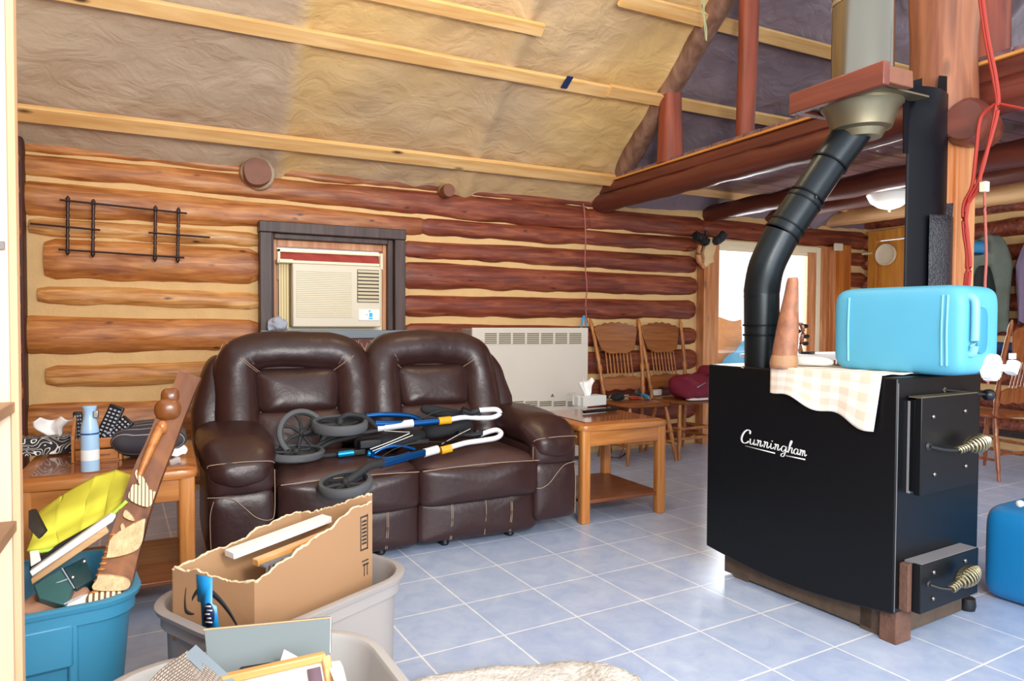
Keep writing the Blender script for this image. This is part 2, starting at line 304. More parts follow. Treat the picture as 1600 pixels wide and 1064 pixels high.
def squiggle_mat():
    m, nt, b = nmat('squiggle_card'); L = nt.links.new
    tc = nt.nodes.new('ShaderNodeTexCoord'); n = nt.nodes.new('ShaderNodeTexNoise'); n.inputs['Scale'].default_value = 13; n.inputs['Detail'].default_value = 0; n.inputs['Distortion'].default_value = 1.4; L(tc.outputs['Object'], n.inputs['Vector'])
    a = nt.nodes.new('ShaderNodeMath'); a.operation = 'MULTIPLY'; a.inputs[1].default_value = 9; L(n.outputs[0], a.inputs[0])
    f = nt.nodes.new('ShaderNodeMath'); f.operation = 'FRACT'; L(a.outputs[0], f.inputs[0])
    g = nt.nodes.new('ShaderNodeMath'); g.operation = 'GREATER_THAN'; g.inputs[1].default_value = .78; L(f.outputs[0], g.inputs[0])
    r = nt.nodes.new('ShaderNodeMix'); r.data_type = 'RGBA'; r.inputs[6].default_value = lin('#17151a'); r.inputs[7].default_value = lin('#efece8'); L(g.outputs[0], r.inputs[0])
    L(r.outputs[2], b.inputs['Base Color']); b.inputs['Roughness'].default_value = .6; return m
MT['squiggle'] = squiggle_mat()
def weave_mat():
    m, nt, b = nmat('woven'); L = nt.links.new
    tc = nt.nodes.new('ShaderNodeTexCoord'); br = nt.nodes.new('ShaderNodeTexBrick'); br.inputs['Scale'].default_value = 1
    br.inputs['Brick Width'].default_value = .012; br.inputs['Row Height'].default_value = .006; br.inputs['Mortar Size'].default_value = .0012
    br.inputs['Color1'].default_value = lin('#b9aea2'); br.inputs['Color2'].default_value = lin('#a3968a'); br.inputs['Mortar'].default_value = lin('#5d5048'); L(tc.outputs['UV'], br.inputs['Vector'])
    L(br.outputs[0], b.inputs['Base Color']); b.inputs['Roughness'].default_value = .7; return m
MT['woven'] = weave_mat()
def glass_mat():
    m = bpy.data.materials.new('pane_glass'); m.use_nodes = True; nt = m.node_tree; nt.nodes.clear(); L = nt.links.new
    o = nt.nodes.new('ShaderNodeOutputMaterial'); t = nt.nodes.new('ShaderNodeBsdfTransparent'); g = nt.nodes.new('ShaderNodeBsdfGlossy'); g.inputs['Roughness'].default_value = .02
    fr = nt.nodes.new('ShaderNodeFresnel'); fr.inputs[0].default_value = 1.3; mx = nt.nodes.new('ShaderNodeMixShader'); L(fr.outputs[0], mx.inputs[0]); L(t.outputs[0], mx.inputs[1]); L(g.outputs[0], mx.inputs[2]); L(mx.outputs[0], o.inputs[0]); return m
MT['glass'] = glass_mat()

# ---------------------------------------------------------------- mesh helpers
class MB:
    def __init__(s): s.bm = bmesh.new(); s.uv = None
    def add(s, vs, fs):
        v = [s.bm.verts.new(p) for p in vs]
        for f in fs:
            try: s.bm.faces.new([v[i] for i in f])
            except ValueError: pass
        return v
    def box(s, c, d, rot=None, tap=1):
        R = rot if rot is not None else Matrix.Identity(3); c = Vector(c); vs = []
        for z in (-1, 1):
            k = tap if z > 0 else 1
            for x, y in ((-1, -1), (1, -1), (1, 1), (-1, 1)): vs.append(c + R@Vector((x*d[0]/2*k, y*d[1]/2*k, z*d[2]/2)))
        s.add(vs, [(0, 3, 2, 1), (4, 5, 6, 7), (0, 1, 5, 4), (1, 2, 6, 5), (2, 3, 7, 6), (3, 0, 4, 7)]); return s
    def b2(s, x0, x1, y0, y1, z0, z1): return s.box(((x0+x1)/2, (y0+y1)/2, (z0+z1)/2), (abs(x1-x0), abs(y1-y0), abs(z1-z0)))
    def hexa(s, p): s.add(p, [(0, 3, 2, 1), (4, 5, 6, 7), (0, 1, 5, 4), (1, 2, 6, 5), (2, 3, 7, 6), (3, 0, 4, 7)]); return s
    def bar(s, a, b, w, h, up=(0, 0, 1)):
        a, b = Vector(a), Vector(b); z = (b-a).normalized(); x = Vector(up).cross(z)
        if x.length < 1e-4: x = Vector((1, 0, 0))
        x.normalize(); y = z.cross(x); R = Matrix((x, y, z)).transposed()
        return s.box((a+b)/2, (w, h, (b-a).length), R)
    def tube(s, pts, r, seg=12, fx=1, fy=1, up=(0, 0, 1), caps=True, closed=False):
        pts = [Vector(p) for p in pts]; n = len(pts); R = r if isinstance(r, (list, tuple)) else [r]*n; rings = []
        last = None
        for i, p in enumerate(pts):
            if closed: t = pts[(i+1) % n]-pts[i-1]
            else: t = pts[min(i+1, n-1)]-pts[max(i-1, 0)]
            t.normalize(); x = Vector(up).cross(t)
            if x.length < .05: x = last if last is not None else Vector((1, 0, 0)).cross(t)
            if x.length < .05: x = Vector((0, 1, 0)).cross(t)
            x = (x - t*x.dot(t)).normalized(); last = x.copy(); y = t.cross(x)
            rings.append([s.bm.verts.new(p + x*(math.cos(a)*R[i]*fx) + y*(math.sin(a)*R[i]*fy)) for a in [2*PI*k/seg for k in range(seg)]])
        m = n if closed else n-1
        for i in range(m):
            a, b = rings[i], rings[(i+1) % n]
            for k in range(seg):
                s.bm.faces.new((a[k], a[(k+1) % seg], b[(k+1) % seg], b[k]))
        if caps and not closed:
            s.bm.faces.new(rings[0][::-1]); s.bm.faces.new(rings[-1])
        return s
    def lathe(s, prof, base=(0, 0, 0), axis=(0, 0, 1), seg=24, fx=1, fy=1):
        base = Vector(base); z = Vector(axis).normalized(); x = z.orthogonal().normalized() if abs(z.z) < .99 else Vector((1, 0, 0)); y = z.cross(x); rings = []
        for r, h in prof:
            r = max(r, .0004)
            rings.append([s.bm.verts.new(base + z*h + x*(math.cos(a)*r*fx) + y*(math.sin(a)*r*fy)) for a in [2*PI*k/seg for k in range(seg)]])
        for a, b in zip(rings, rings[1:]):
            for k in range(seg): s.bm.faces.new((a[k], a[(k+1) % seg], b[(k+1) % seg], b[k]))
        s.bm.faces.new(rings[0][::-1]); s.bm.faces.new(rings[-1]); return s
    def prism(s, outline, o, ux, uy, depth):      # outline in the (ux,uy) plane from o, extruded by vector depth
        o, ux, uy, d = Vector(o), Vector(ux), Vector(uy), Vector(depth); n = len(outline)
        a = [s.bm.verts.new(o+ux*p[0]+uy*p[1]) for p in outline]; b = [s.bm.verts.new(v.co+d) for v in a]
        s.bm.faces.new(a[::-1]); s.bm.faces.new(b)
        for i in range(n): s.bm.faces.new((a[i], a[(i+1) % n], b[(i+1) % n], b[i]))
        return s
    def grid(s, fn, nu, nv, uv=False):
        g = [[s.bm.verts.new(fn(i/nu, j/nv)) for j in range(nv+1)] for i in range(nu+1)]
        L = s.bm.loops.layers.uv.verify() if uv else None
        for i in range(nu):
            for j in range(nv):
                f = s.bm.faces.new((g[i][j], g[i+1][j], g[i+1][j+1], g[i][j+1]))
                if uv:
                    for l, (a, b) in zip(f.loops, ((i, j), (i+1, j), (i+1, j+1), (i, j+1))): l[L].uv = (a/nu, b/nv)
        return s
    def sq(s, c, h, n1=4, n2=3, nu=40, nv=20, fn=None, rot=None, pole='y'):   # rounded puffy block
        c = Vector(c); R = rot if rot is not None else Matrix.Identity(3)
        def pw(v, e): return math.copysign(abs(v)**(2/e), v)
        rows = []
        for j in range(nv+1):
            ph = -PI/2 + PI*j/nv; row = []
            for i in range(nu):
                t = 2*PI*i/nu; cc = pw(math.cos(ph), n2)
                a, b, d = cc*pw(math.cos(t), n1), pw(math.sin(ph), n2), cc*pw(math.sin(t), n1)
                q = {'y': (a*h[0], b*h[1], d*h[2]), 'z': (a*h[0], -d*h[1], b*h[2]), 'x': (b*h[0], a*h[1], d*h[2])}[pole]
                q = Vector(q)
                if fn: q = Vector(fn(q))
                row.append(s.bm.verts.new(c + R@q))
                if j in (0, nv): break
            rows.append(row)
        for j in range(nv):
            a, b = rows[j], rows[j+1]
            for i in range(nu):
                i2 = (i+1) % nu
                if len(a) == 1: s.bm.faces.new((a[0], b[i2], b[i]))
                elif len(b) == 1: s.bm.faces.new((a[i], a[i2], b[0]))
                else: s.bm.faces.new((a[i], a[i2], b[i2], b[i]))
        return s
    def wobble(s, amp, sc, seed=0):
        for v in s.bm.verts:
            v.co += Vector(noise.noise_vector(v.co*sc + Vector((seed, seed*2.3, -seed))))*amp
        return s
    def build(s, name, m, parent=None, bevel=0, ang=38, seg=2, solid=0, sub=0, local=False):
        bm = s.bm; bm.normal_update()
        bmesh.ops.recalc_face_normals(bm, faces=bm.faces)
        if parent is not None and not local:
            inv = parent.matrix_basis.inverted(); bm.transform(inv)
            # parts of parts: parent chain
            p = parent.parent
            if p is not None: bm.transform(Matrix.Identity(4))
        for f in bm.faces: f.smooth = True
        lim = math.radians(ang)
        for e in bm.edges:
            if len(e.link_faces) == 2 and e.calc_face_angle(0) > lim: e.smooth = False
        me = bpy.data.meshes.new(name); bm.to_mesh(me); bm.free(); me.materials.append(MT[m] if isinstance(m, str) else m)
        o = bpy.data.objects.new(name, me); S.collection.objects.link(o)
        if parent is not None: o.parent = parent
        if solid: md = o.modifiers.new('solid', 'SOLIDIFY'); md.thickness = solid; md.offset = 0
        if bevel: md = o.modifiers.new('bevel', 'BEVEL'); md.width = bevel; md.segments = seg; md.limit_method = 'ANGLE'; md.angle_limit = math.radians(40); md.harden_normals = False
        if sub: md = o.modifiers.new('sub', 'SUBSURF'); md.levels = sub; md.render_levels = sub
        return o
def thing(name, label, cat, loc=(0, 0, 0), rz=0, group=None):
    o = bpy.data.objects.new(name, None); S.collection.objects.link(o); o.empty_display_size = .1
    o.location = loc; o.rotation_euler = (0, 0, rz); o['label'] = label; o['category'] = cat
    if group: o['group'] = group
    o.matrix_basis = Matrix.Translation(Vector(loc)) @ Matrix.Rotation(rz, 4, 'Z')
    return o
def tag(o, label, cat, group=None):
    o['label'] = label; o['category'] = cat
    if group: o['group'] = group
    return o
def struct(o): o['kind'] = 'structure'; return o
def sub_mb(p):                             # child mesh of a mesh part: same local frame as its parent's thing
    return p
def child(mb, name, m, part, **k):         # thing > part > sub-part: put vertices in the frame of the thing, then hang under the part
    root = part.parent
    o = mb.build(name, m, root, **k); o.parent = part; return o
def dup(root, loc, rz, label=None, group=None):
    r = root.copy(); S.collection.objects.link(r); r.location = loc; r.rotation_euler = (0, 0, rz)
    if label: r['label'] = label
    if group: r['group'] = group
    for ch in list(root.children):
        c = ch.copy(); S.collection.objects.link(c); c.parent = r
        for g in list(ch.children):
            d = g.copy(); S.collection.objects.link(d); d.parent = c
    return r
def cr(pts, n=8):                          # smooth curve through points
    pts = [Vector(p) for p in pts]; out = []
    for i in range(len(pts)-1):
        p0, p1, p2, p3 = pts[max(i-1, 0)], pts[i], pts[i+1], pts[min(i+2, len(pts)-1)]
        for k in range(n):
            t = k/n; out.append(.5*((2*p1)+(p2-p0)*t+(2*p0-5*p1+4*p2-p3)*t*t+(3*p1-p0-3*p2+p3)*t**3))
    out.append(pts[-1]); return out

# ================================================================ the setting
WY = 5.36; XL = -.88; XR = 7.2
TH = math.tan(math.radians(39))
def roofz(y): return 2.25 + TH*(WY - y)
struct(MB().b2(XL-.3, XR+.3, -3.0, WY+.02, -.08, 0).build('floor', 'tile'))
def logtube(p0, p1, r0, r1, seed, ry=.085, n=60, endtaper=.0, amp=.06):
    m = MB(); p0, p1 = Vector(p0), Vector(p1); d = (p1-p0); L = d.length; n = max(8, int(L/.06)); pts = []; rs = []
    dn = d.normalized(); side = Vector((0, 0, 1)).cross(dn)
    for i in range(n+1):
        t = i/n; q = p0 + d*t
        w = noise.noise(Vector((t*L*1.1, seed*3.7, 0))); w2 = noise.noise(Vector((t*L*2.3, seed*1.9, 5)))
        e = min(t, 1-t)*L; k = 1 if e > .035 else (.8+.2*math.sin(PI/2*e/.035))
        pts.append(q + Vector((0, 0, w*.012))); rs.append((r0+(r1-r0)*t)*(1+w2*amp)*k)
    rr = max(r0, r1)
    m.tube(pts, rs, 18, fx=ry/rr, fy=1)
    for v in m.bm.verts:                                     # knots and hewn flats
        q = v.co; nn = noise.noise(Vector((q.x*4+seed, q.y*4, q.z*7)))
        n3 = noise.noise(Vector((q.x*9+seed*2, q.y*9, q.z*16)))
        v.co += Vector((0, 0, nn*.009 + n3*.004)) + side*(nn*.012+n3*.006)
    return m
wb = MB()
for x0, x1, z0, z1 in [(XL-.1, .64, 0, 2.6), (.64, 1.64, 0, 1.15), (.64, 1.64, 1.88, 2.6), (1.64, 4.88, 0, 2.6), (4.88, 6.42, 2.0, 2.6), (6.42, XR+.1, 0, 2.6)]:
    wb.b2(x0, x1, WY, WY+.12, z0, z1)
wall_back = struct(wb.build('wall_back', 'chink'))
def wlog(x0, x1, za, zb, zc, zd, m, seed, name='wall_log'):   # za..zb at the left end, zc..zd at the right end (bottom, top)
    r0, r1 = (zb-za)/2, (zd-zc)/2
    r0 *= 1.12; r1 *= 1.12
    o = logtube((x0, WY+.012, (za+zb)/2), (x1, WY+.012, (zc+zd)/2), r0, r1, seed, ry=min(.062, max(r0, r1)*.75)).build(name, m, wall_back, ang=60); return o
wlog(-.86, 3.5, 2.275, 2.345, 2.245, 2.30, 'log_gold', 1)
wlog(-.86, 3.45, 2.125, 2.245, 2.03, 2.235, 'log_red', 2)
wlog(3.40, 4.78, 2.06, 2.225, 2.06, 2.24, 'log_red', 22)
wlog(-.84, 1.9, 1.87, 2.08, 1.90, 2.03, 'log_gold', 3)
wlog(1.85, 4.69, 1.90, 2.03, 1.90, 2.03, 'log_red', 4)
wlog(-.78, .60, 1.745, 1.85, 1.74, 1.84, 'log_pale', 5)
wlog(-.70, .60, 1.47, 1.72, 1.475, 1.705, 'log_gold', 6)
wlog(-.74, .60, 1.30, 1.41, 1.285, 1.40, 'log_pale', 7)
wlog(-.84, .60, .99, 1.22, 1.01, 1.20, 'log_gold', 8)
wlog(-.70, .62, .76, .895, .76, .90, 'log_pale', 9)
wlog(-.84, 2.3, .37, .64, .40, .62, 'log_gold', 10)
wlog(-.84, 3.6, .05, .27, .06, .25, 'log_gold', 11)
wlog(1.68, 4.68, 1.715, 1.84, 1.69, 1.855, 'log_red', 12)
wlog(1.68, 4.70, 1.47, 1.665, 1.475, 1.645, 'log_red', 13)
wlog(1.68, 4.68, 1.245, 1.405, 1.24, 1.41, 'log_red', 14)
wlog(1.70, 4.70, .98, 1.17, .99, 1.15, 'log_red', 15)
wlog(.62, 4.70, .72, .90, .74, .93, 'log_red', 16)
wlog(2.2, 4.70, .50, .66, .50, .67, 'log_red', 17)
wlog(2.2, 4.70, .27, .44, .26, .43, 'log_gold', 18)
wlog(3.4, 4.70, .06, .2, .06, .2, 'log_gold', 19)
wlog(4.78, 7.2, 2.06, 2.23, 2.05, 2.23, 'log_red', 20)
for k, (a, b) in enumerate([(1.86, 2.0), (1.62, 1.78), (1.38, 1.54), (1.14, 1.3), (.9, 1.06), (.66, .82), (.42, .58), (.15, .34)]):
    wlog(6.78, 7.2, a, b, a, b, 'log_red', 30+k)
# end wall on the right and left wall, logs along Y
def ywall(name, x, y0, y1, sgn, holes, m, rows, seed):
    w = MB()
    spans = []; y = y0
    for h0, h1, hz in holes: spans.append((y, h0, 0, 2.7)); spans.append((h0, h1, hz, 2.7)); y = h1
    spans.append((y, y1, 0, 2.7))
    for a, b, za, zb in spans: w.b2(x, x+sgn*.12, a, b, za, zb)
    wo = struct(w.build(name, 'chink'))
    for k, (za, zb) in enumerate(rows):
        y = y0
        segs = []
        for h0, h1, hz in holes:
            if za < hz: segs.append((y, h0-.02)); y = h1+.02
        segs.append((y, y1))
        for a, b in segs:
            if b-a > .05: logtube((x+sgn*.012, a, (za+zb)/2), (x+sgn*.012, b, (za+zb)/2), (zb-za)/2, (zb-za)/2, seed+k).build('wall_log', m, wo, ang=60)
    return wo
rows = [(2.27, 2.42), (2.03, 2.2), (1.8, 1.96), (1.56, 1.73), (1.32, 1.49), (1.08, 1.25), (.85, 1.01), (.62, .78), (.38, .55), (.12, .31)]
ywall('wall_right', XR, -1.2, WY, 1, [(4.42, 5.24, 2.2)], 'log_red', rows, 50)
rows = [(2.13, 2.27), (1.9, 2.09), (1.64, 1.85), (1.42, 1.6), (1.17, 1.38), (.93, 1.12), (.62, .9), (.36, .58), (.08, .3)]
ywall('wall_left', XL, .9, WY, -1, [], 'log_red', rows, 70)

# sloping foam ceiling with rafter swellings
def foamf(u, v):
    x = XL-.1+(XR-XL+.3)*u; y = 5.56 - 4.9*v
    d = .035*noise.noise(Vector((x*.9, y*1.4, 0))) + .022*noise.noise(Vector((x*2.6, y*5, 3))) + .010*noise.noise(Vector((x*7, y*11, 9)))
    for xr in (.76, 2.2, 3.56, 5.0, 6.4):
        xx = xr + .03*math.sin(y*2+xr); k = (x-xx)/.075
        d -= .05*math.exp(-k*k)
    d = max(-.08, d)
    nz = math.cos(math.radians(39)); ny = -math.sin(math.radians(39))
    return Vector((x, y + d*.63*1, roofz(y) + .03 + d*.78))
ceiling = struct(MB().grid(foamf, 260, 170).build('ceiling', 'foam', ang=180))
def strap(x0, x1, ya, yb, name='furring_strip', m='pine', off=.045):
    yc = (ya+yb)/2; w = abs(yb-ya)/math.cos(math.radians(39)); R = Matrix.Rotation(math.radians(-39), 3, 'X')
    o = MB().box(((x0+x1)/2, yc - .63*off, roofz(yc) - .78*off), (x1-x0, w, .038), R); return o.build(name, m, ceiling, bevel=.002)
strap(XL, 3.62, 5.045, 5.125); strap(3.64, 7.1, 5.05, 5.125)
strap(XL, 3.05, 4.42, 4.49); strap(3.0, 7.1, 4.405, 4.475, off=.06)
strap(XL, 2.29, 4.15, 4.212)
strap(2.75, 7.1, 3.89, 3.965)
strap(XL, 3.4, 3.6, 3.67)
o = MB().prism([(-.030, -.05), (.022, -.05), (.032, .05), (-.018, .05)], at(886, 129, 1, 4.372), (1, 0, 0), (0, -.777, .629), (0, .003, .004)).build('tape_patch', 'navy', ceiling)
MT['corner'] = wood('corner', '#3a1a13', '#5e2b1f', 'z', .6, .6, .4)
# log rafters
def raf(x, m, r=.075, y0=5.02, y1=.9, dx=-.04):
    t = logtube((x, y0, roofz(y0)-.03), (x+dx, y1, roofz(y1)-.03), r, r, 5+x, ry=r); return t.build('rafter', m, ceiling, ang=60)
MT['rafter'] = wood('rafter', '#6d4a3a', '#9a7660', 'z', .55, .5, .3, 0, .2)
raf(3.56, 'rafter', .085)

MT['butt'] = mat('butt', '#80503a', .6, bump=.3, bscale=30, var=.2, vscale=20)
# log butt ends poking through at the eave
for (px, py, r, lab) in [(403, 268, .098, 'thick sawn log butt poking through the wall top above the left logs'), (703, 296, .052, 'thin sawn log butt poking through the wall top above the loveseat')]:
    c = at(px, py, 1, 5.2)
    m = MB().lathe([(r*.97, 0), (r, .012), (r*1.02, .13), (0, .13)], (c.x, 5.21, c.z), (0, 1, 0), 28).wobble(.010, 9, r*40)
    tag(m.build('log_end', 'butt', ang=30), lab, 'log')
    for k in range(1): ceiling_collar = MB().lathe([(r*1.0, 0), (r*1.12, .03), (r*1.3, .09), (0, .09)], (c.x+.01, 5.27, c.z+.012), (0, 1, 0), 24).wobble(.02, 11, r*9).build('foam_collar', 'foam', ceiling, ang=180)

# loft: deck boards, beams, rim board, posts
dk = MB(); y = .5; k = 0
while y < 5.33:
    dk.b2(3.5, XR, y, y+.145, 2.445, 2.475+.004*(k % 2)); y += .152; k += 1
tag(dk.build('loft_floor', 'deck', bevel=.004), 'dark stained plank underside of the loft on the right', 'loft')
def beam(name, x, z, r, m, lab, y0=.5, y1=5.42, seed=1, parts=True, ry=None):
    t = thing(name, lab, 'beam', (x, y1, z))
    logtube((x, y0, z), (x, y1, z), r*1.05, r, seed, ry=ry or r*1.05, amp=.05).build('log', m, t, ang=60); return t
b1 = beam('loft_beam', 3.56, 2.285, .085, 'beam', 'dark red loft edge beam with hewn plank and pine strip on top', seed=3)
MB().b2(3.49, 3.63, .5, 5.3, 2.345, 2.43).wobble(.012, 2.5).build('hewn_plank', 'beam', b1, bevel=.012)
MB().b2(3.475, 3.60, .5, 5.1, 2.432, 2.447).build('edge_strip', 'piney', b1)
beam('loft_beam', 4.86, 2.285, .085, 'beam', 'second dark red log beam under the loft, behind the edge beam', seed=4)
beam('loft_beam', 6.6, 2.35, .09, 'beam_lit', 'pale lit log beam under the loft, nearest the ceiling light', seed=5)
beam('loft_beam', 5.7, 2.33, .075, 'beam', 'dark log beam under the loft beside the ceiling light', seed=6)
def pole(name, px0, x, y, z0, z1, r0, r1, m, lab, dx=0, dy=0, seed=2):
    mb = logtube((x, y, z0), (x+dx, y+dy, z1), r0, r1, seed, ry=max(r0, r1)); return tag(mb.build(name, m, ang=60), lab, 'post')
def poleshape(x, y, z0, z1, r0, r1, dx, dy, seed):
    m = MB(); n = 40; pts = []; rs = []
    for i in range(n+1):
        t = i/n; z = z0+(z1-z0)*t
        pts.append((x+dx*t+.01*noise.noise(Vector((z*1.5, seed, 0))), y+dy*t, z)); rs.append((r0+(r1-r0)*t)*(1+.07*noise.noise(Vector((z*3, seed, 3)))))
    return m.tube(pts, rs, 18, up=(0, 1, 0))
y1 = 4.62
tag(poleshape(3.57, at(1047, 240, 0, 3.57).y, 2.45, roofz(at(1047, 240, 0, 3.57).y)-.03, .105, .085, 0, 0, 1).build('loft_post', 'log_redz', ang=60), 'short stout log post standing on the loft edge under the rafter', 'post')
tag(poleshape(3.57, at(1164, 200, 0, 3.57).y, 2.45, roofz(at(1164, 200, 0, 3.57).y)-.03, .062, .07, 0.03, 0, 2).build('loft_post', 'log_redz', ang=60), 'tall slim red log post rising from the loft edge left of the chimney', 'post')
# main support post beside the stove
PX, PY = 3.325, 2.075
sp = thing('support_post', 'large light brown log post rising beside the stove to the roof', 'post', (PX, PY, 0))
poleshape(PX, PY, 2.06, 4.4, .145, .15, 0, 0, 7).build('upper_log', 'post_log', sp, ang=60)
MB().b2(PX-.02, PX+.13, PY-.09, PY+.09, 0, 2.10).build('squared_post', 'trimz', sp, bevel=.008)
MB().b2(PX-.13, PX+.0, PY-.07, PY+.07, 0, 2.10).build('squared_post', 'trimz', sp, bevel=.008)
st = logtube((PX-.10, PY-.16, 2.12), (PX+.30, PY-.02, 2.15), .105, .095, 9, ry=.10); st.build('bracket_log', 'beam', sp, ang=60)
# second post of the loft, behind
tag(poleshape(at(1540, 60, 0, 4.2).x, at(1540, 60, 0, 4.2).y, 2.44, 4.4, .12, .12, 0, 0, 12).build('loft_post', 'log_redz', ang=60), 'thick dark red post on the loft right of the large stove post', 'post')
c = at(1550, 105, 0, 3.95)
tag(MB().bar(at(1518, 118, 0, 3.75), at(1580, 92, 0, 3.75), .05, .04).build('lumber_offcut', 'pine', bevel=.002), 'pale pine offcut lying on the loft edge right of the post', 'lumber')
tag(MB().b2(5.4, 5.5, 1.9, 2.75, 2.6, 4.2).build('loft_shade', 'unlit_loft'), 'dark sheet standing in for the unlit loft at the upper right', 'board')  # black sheet put where the loft beyond is only dark

struct(MB().b2(XL-.02, -.795, 5.25, 5.37, 0, 2.34).build('trim_5', 'corner', bevel=.01))
# ---- patio door
d1 = struct(MB().b2(4.88, 4.94, 5.32, 5.42, 0, 2.03).b2(4.941, 6.379, 5.32, 5.42, 1.97, 2.03).b2(6.38, 6.44, 5.32, 5.42, 0, 2.03).b2(4.88, 6.44, 5.30, 5.44, 0, .05).build('door_1', 'cream_hi', bevel=.004))
MB().b2(5.56, 5.62, 5.34, 5.39, .05, 1.97).b2(5.63, 5.68, 5.35, 5.4, .05, 1.97).build('middle_stile', 'trimz', d1, bevel=.004)
MB().b2(6.26, 6.32, 5.34, 5.39, .05, 1.97).b2(6.33, 6.38, 5.33, 5.4, .05, 1.97).build('side_stile', 'trimz', d1, bevel=.004)
MB().b2(4.94, 4.98, 5.35, 5.39, .05, 1.97).b2(4.94, 6.38, 5.35, 5.39, 1.93, 1.97).build('sash', 'cream_hi', d1, bevel=.004)
MB().b2(4.97, 5.57, 5.366, 5.372, .05, 1.94).build('pane', 'glass', d1)
MB().b2(5.67, 6.27, 5.366, 5.372, .05, 1.94).build('pane', 'glass', d1)
struct(MB().b2(4.72, 4.81, 5.25, 5.36, 0, 1.9).b2(4.815, 4.93, 5.27, 5.36, 0, 2.02).build('trim_1', 'trimz', bevel=.004))
struct(MB().b2(6.44, 6.52, 5.30, 5.36, 0, 2.04).b2(6.53, 6.62, 5.27, 5.36, 0, 2.04).build('trim_2', 'trimz', bevel=.004))
struct(MB().b2(6.62, 6.80, 5.22, 5.36, 0, 2.06).build('trim_3', 'orangez', bevel=.004))
tag(MB().box(at(1208, 383, 1, 5.3), (.09, .03, .1)).build('junction_box', 'cream', bevel=.006), 'small cream box on the log above the patio door', 'box')
tag(MB().box(at(1310, 386, 1, 5.2), (.12, .03, .08)).build('junction_box', 'cream', bevel=.006), 'small cream plate on the wall log right of the patio door', 'box')
# ---- interior door with round plate
d2 = struct(MB().b2(XR-.03, XR+.03, 4.5, 5.16, 0, 2.12).build('door_2', 'doorz', bevel=.004))
struct(MB().b2(XR-.06, XR+.02, 5.17, 5.27, 0, 2.24).b2(XR-.06, XR+.02, 4.38, 4.48, 0, 2.24).b2(XR-.055, XR+.02, 4.481, 5.169, 2.13, 2.24).build('trim_4', 'doorz', bevel=.004))
c = at(1385, 398, 0, XR-.05)
pl = thing('wall_plate', 'round cream plate hanging on the orange wooden door', 'plate', c)
MB().lathe([(.01, .012), (.085, .012), (.1, .02), (.115, .03), (.12, .028), (.118, .0), (.0, 0)], c, (-1, 0, 0), 32).build('dish', 'cream_hi', pl)
MB().bar(c+Vector((-.01, .3, .03)), c+Vector((-.01, .17, .03)), .02, .02).build('hook', 'cream_hi', pl)

# ---- left window with the air conditioner
wn = MB()
wx0, wx1, wz0, wz1 = .60, 1.68, 1.13, 1.915
wn.b2(wx0, wx0+.085, 5.24, 5.40, wz0-.25, wz1-.08).b2(wx1-.085, wx1, 5.24, 5.40, wz0-.25, wz1-.08).b2(wx0-.004, wx1+.004, 5.235, 5.405, wz1-.0799, wz1)
wn.b2(wx0+.085, wx0+.1, 5.27, 5.42, wz0, wz1-.08).b2(wx1-.13, wx1-.085, 5.29, 5.42, wz0, wz1-.08).b2(wx0+.101, wx1-.131, 5.28, 5.42, wz1-.12, wz1-.0801)
window = struct(wn.build('window_1', 'darkframe', bevel=.006))
MB().b2(wx0+.1, wx0+.13, 5.33, 5.44, wz0, wz1-.12).b2(wx1-.16, wx1-.13, 5.33, 5.44, wz0, wz1-.12).b2(wx0+.131, wx1-.161, 5.33, 5.44, wz1-.17, wz1-.121).build('inner_frame', 'trimz', window, bevel=.003)
MB().b2(wx0+.13, wx0+.15, 5.31, 5.34, 1.5, 1.725).b2(wx0+.13, wx1-.17, 5.31, 5.34, 1.705, 1.725).b2(wx1-.185, wx1-.165, 5.30, 5.34, 1.6, 1.725).build('curtain_frame', 'cream_hi', window, bevel=.002)
MB().b2(wx0, wx1, 5.2, 5.42, wz0-.06, wz0+.0).build('window_sill', 'sill', window, bevel=.004)
MB().b2(wx0-.02, wx1+.02, 5.22, 5.30, wz0-.3, wz0-.06).build('apron', 'beam', window, bevel=.004)
MB().b2(wx0+.1, wx1-.1, 5.43, 5.436, wz0, wz1-.1).build('pane', 'glass', window)
ac = thing('air_conditioner', 'cream window air conditioner with slatted grille in the dark framed window', 'air conditioner', (1.2, 5.22, 1.14))
FY = 5.19
def A(px, py): return at(px, py, 1, FY)
a0, a1 = A(457, 411), A(596, 511)
MB().b2(a0.x, a1.x, FY, 5.6, a1.z, a0.z).build('body', 'cream', ac, bevel=.008)
g0, g1 = A(463, 421), A(550, 496)
g = MB(); n = 26
for i in range(n):
    z = g1.z+(g0.z-g1.z)*(i+.5)/n; g.b2(g0.x, g1.x, FY-.006, FY, z-(g0.z-g1.z)/n*.28, z+(g0.z-g1.z)/n*.28)
g.build('front_grille', 'cream_hi', ac)
MB().b2(g0.x, g1.x, FY-.001, FY, g1.z, g0.z).build('grille_back', 'grille', ac)
h0, h1 = A(558, 421), A(592, 473)
MB().b2(h0.x, h1.x, FY-.002, FY, h1.z, h0.z).build('vent_recess', 'slot', ac)
g = MB(); n = 9
for i in range(n):
    z = h1.z+(h0.z-h1.z)*(i+.5)/n; g.box(((h0.x+h1.x)/2, FY-.006, z), (h1.x-h0.x-.008, .016, .012), Matrix.Rotation(.5, 3, 'X'))
g.build('vent_louvre', 'cream_hi', ac)
k0, k1 = A(560, 483), A(593, 501)
cp = MB().b2(k0.x, k1.x, FY-.006, FY, k1.z, k0.z).build('control_panel', 'white', ac, bevel=.003)
kc = (k0+k1)/2
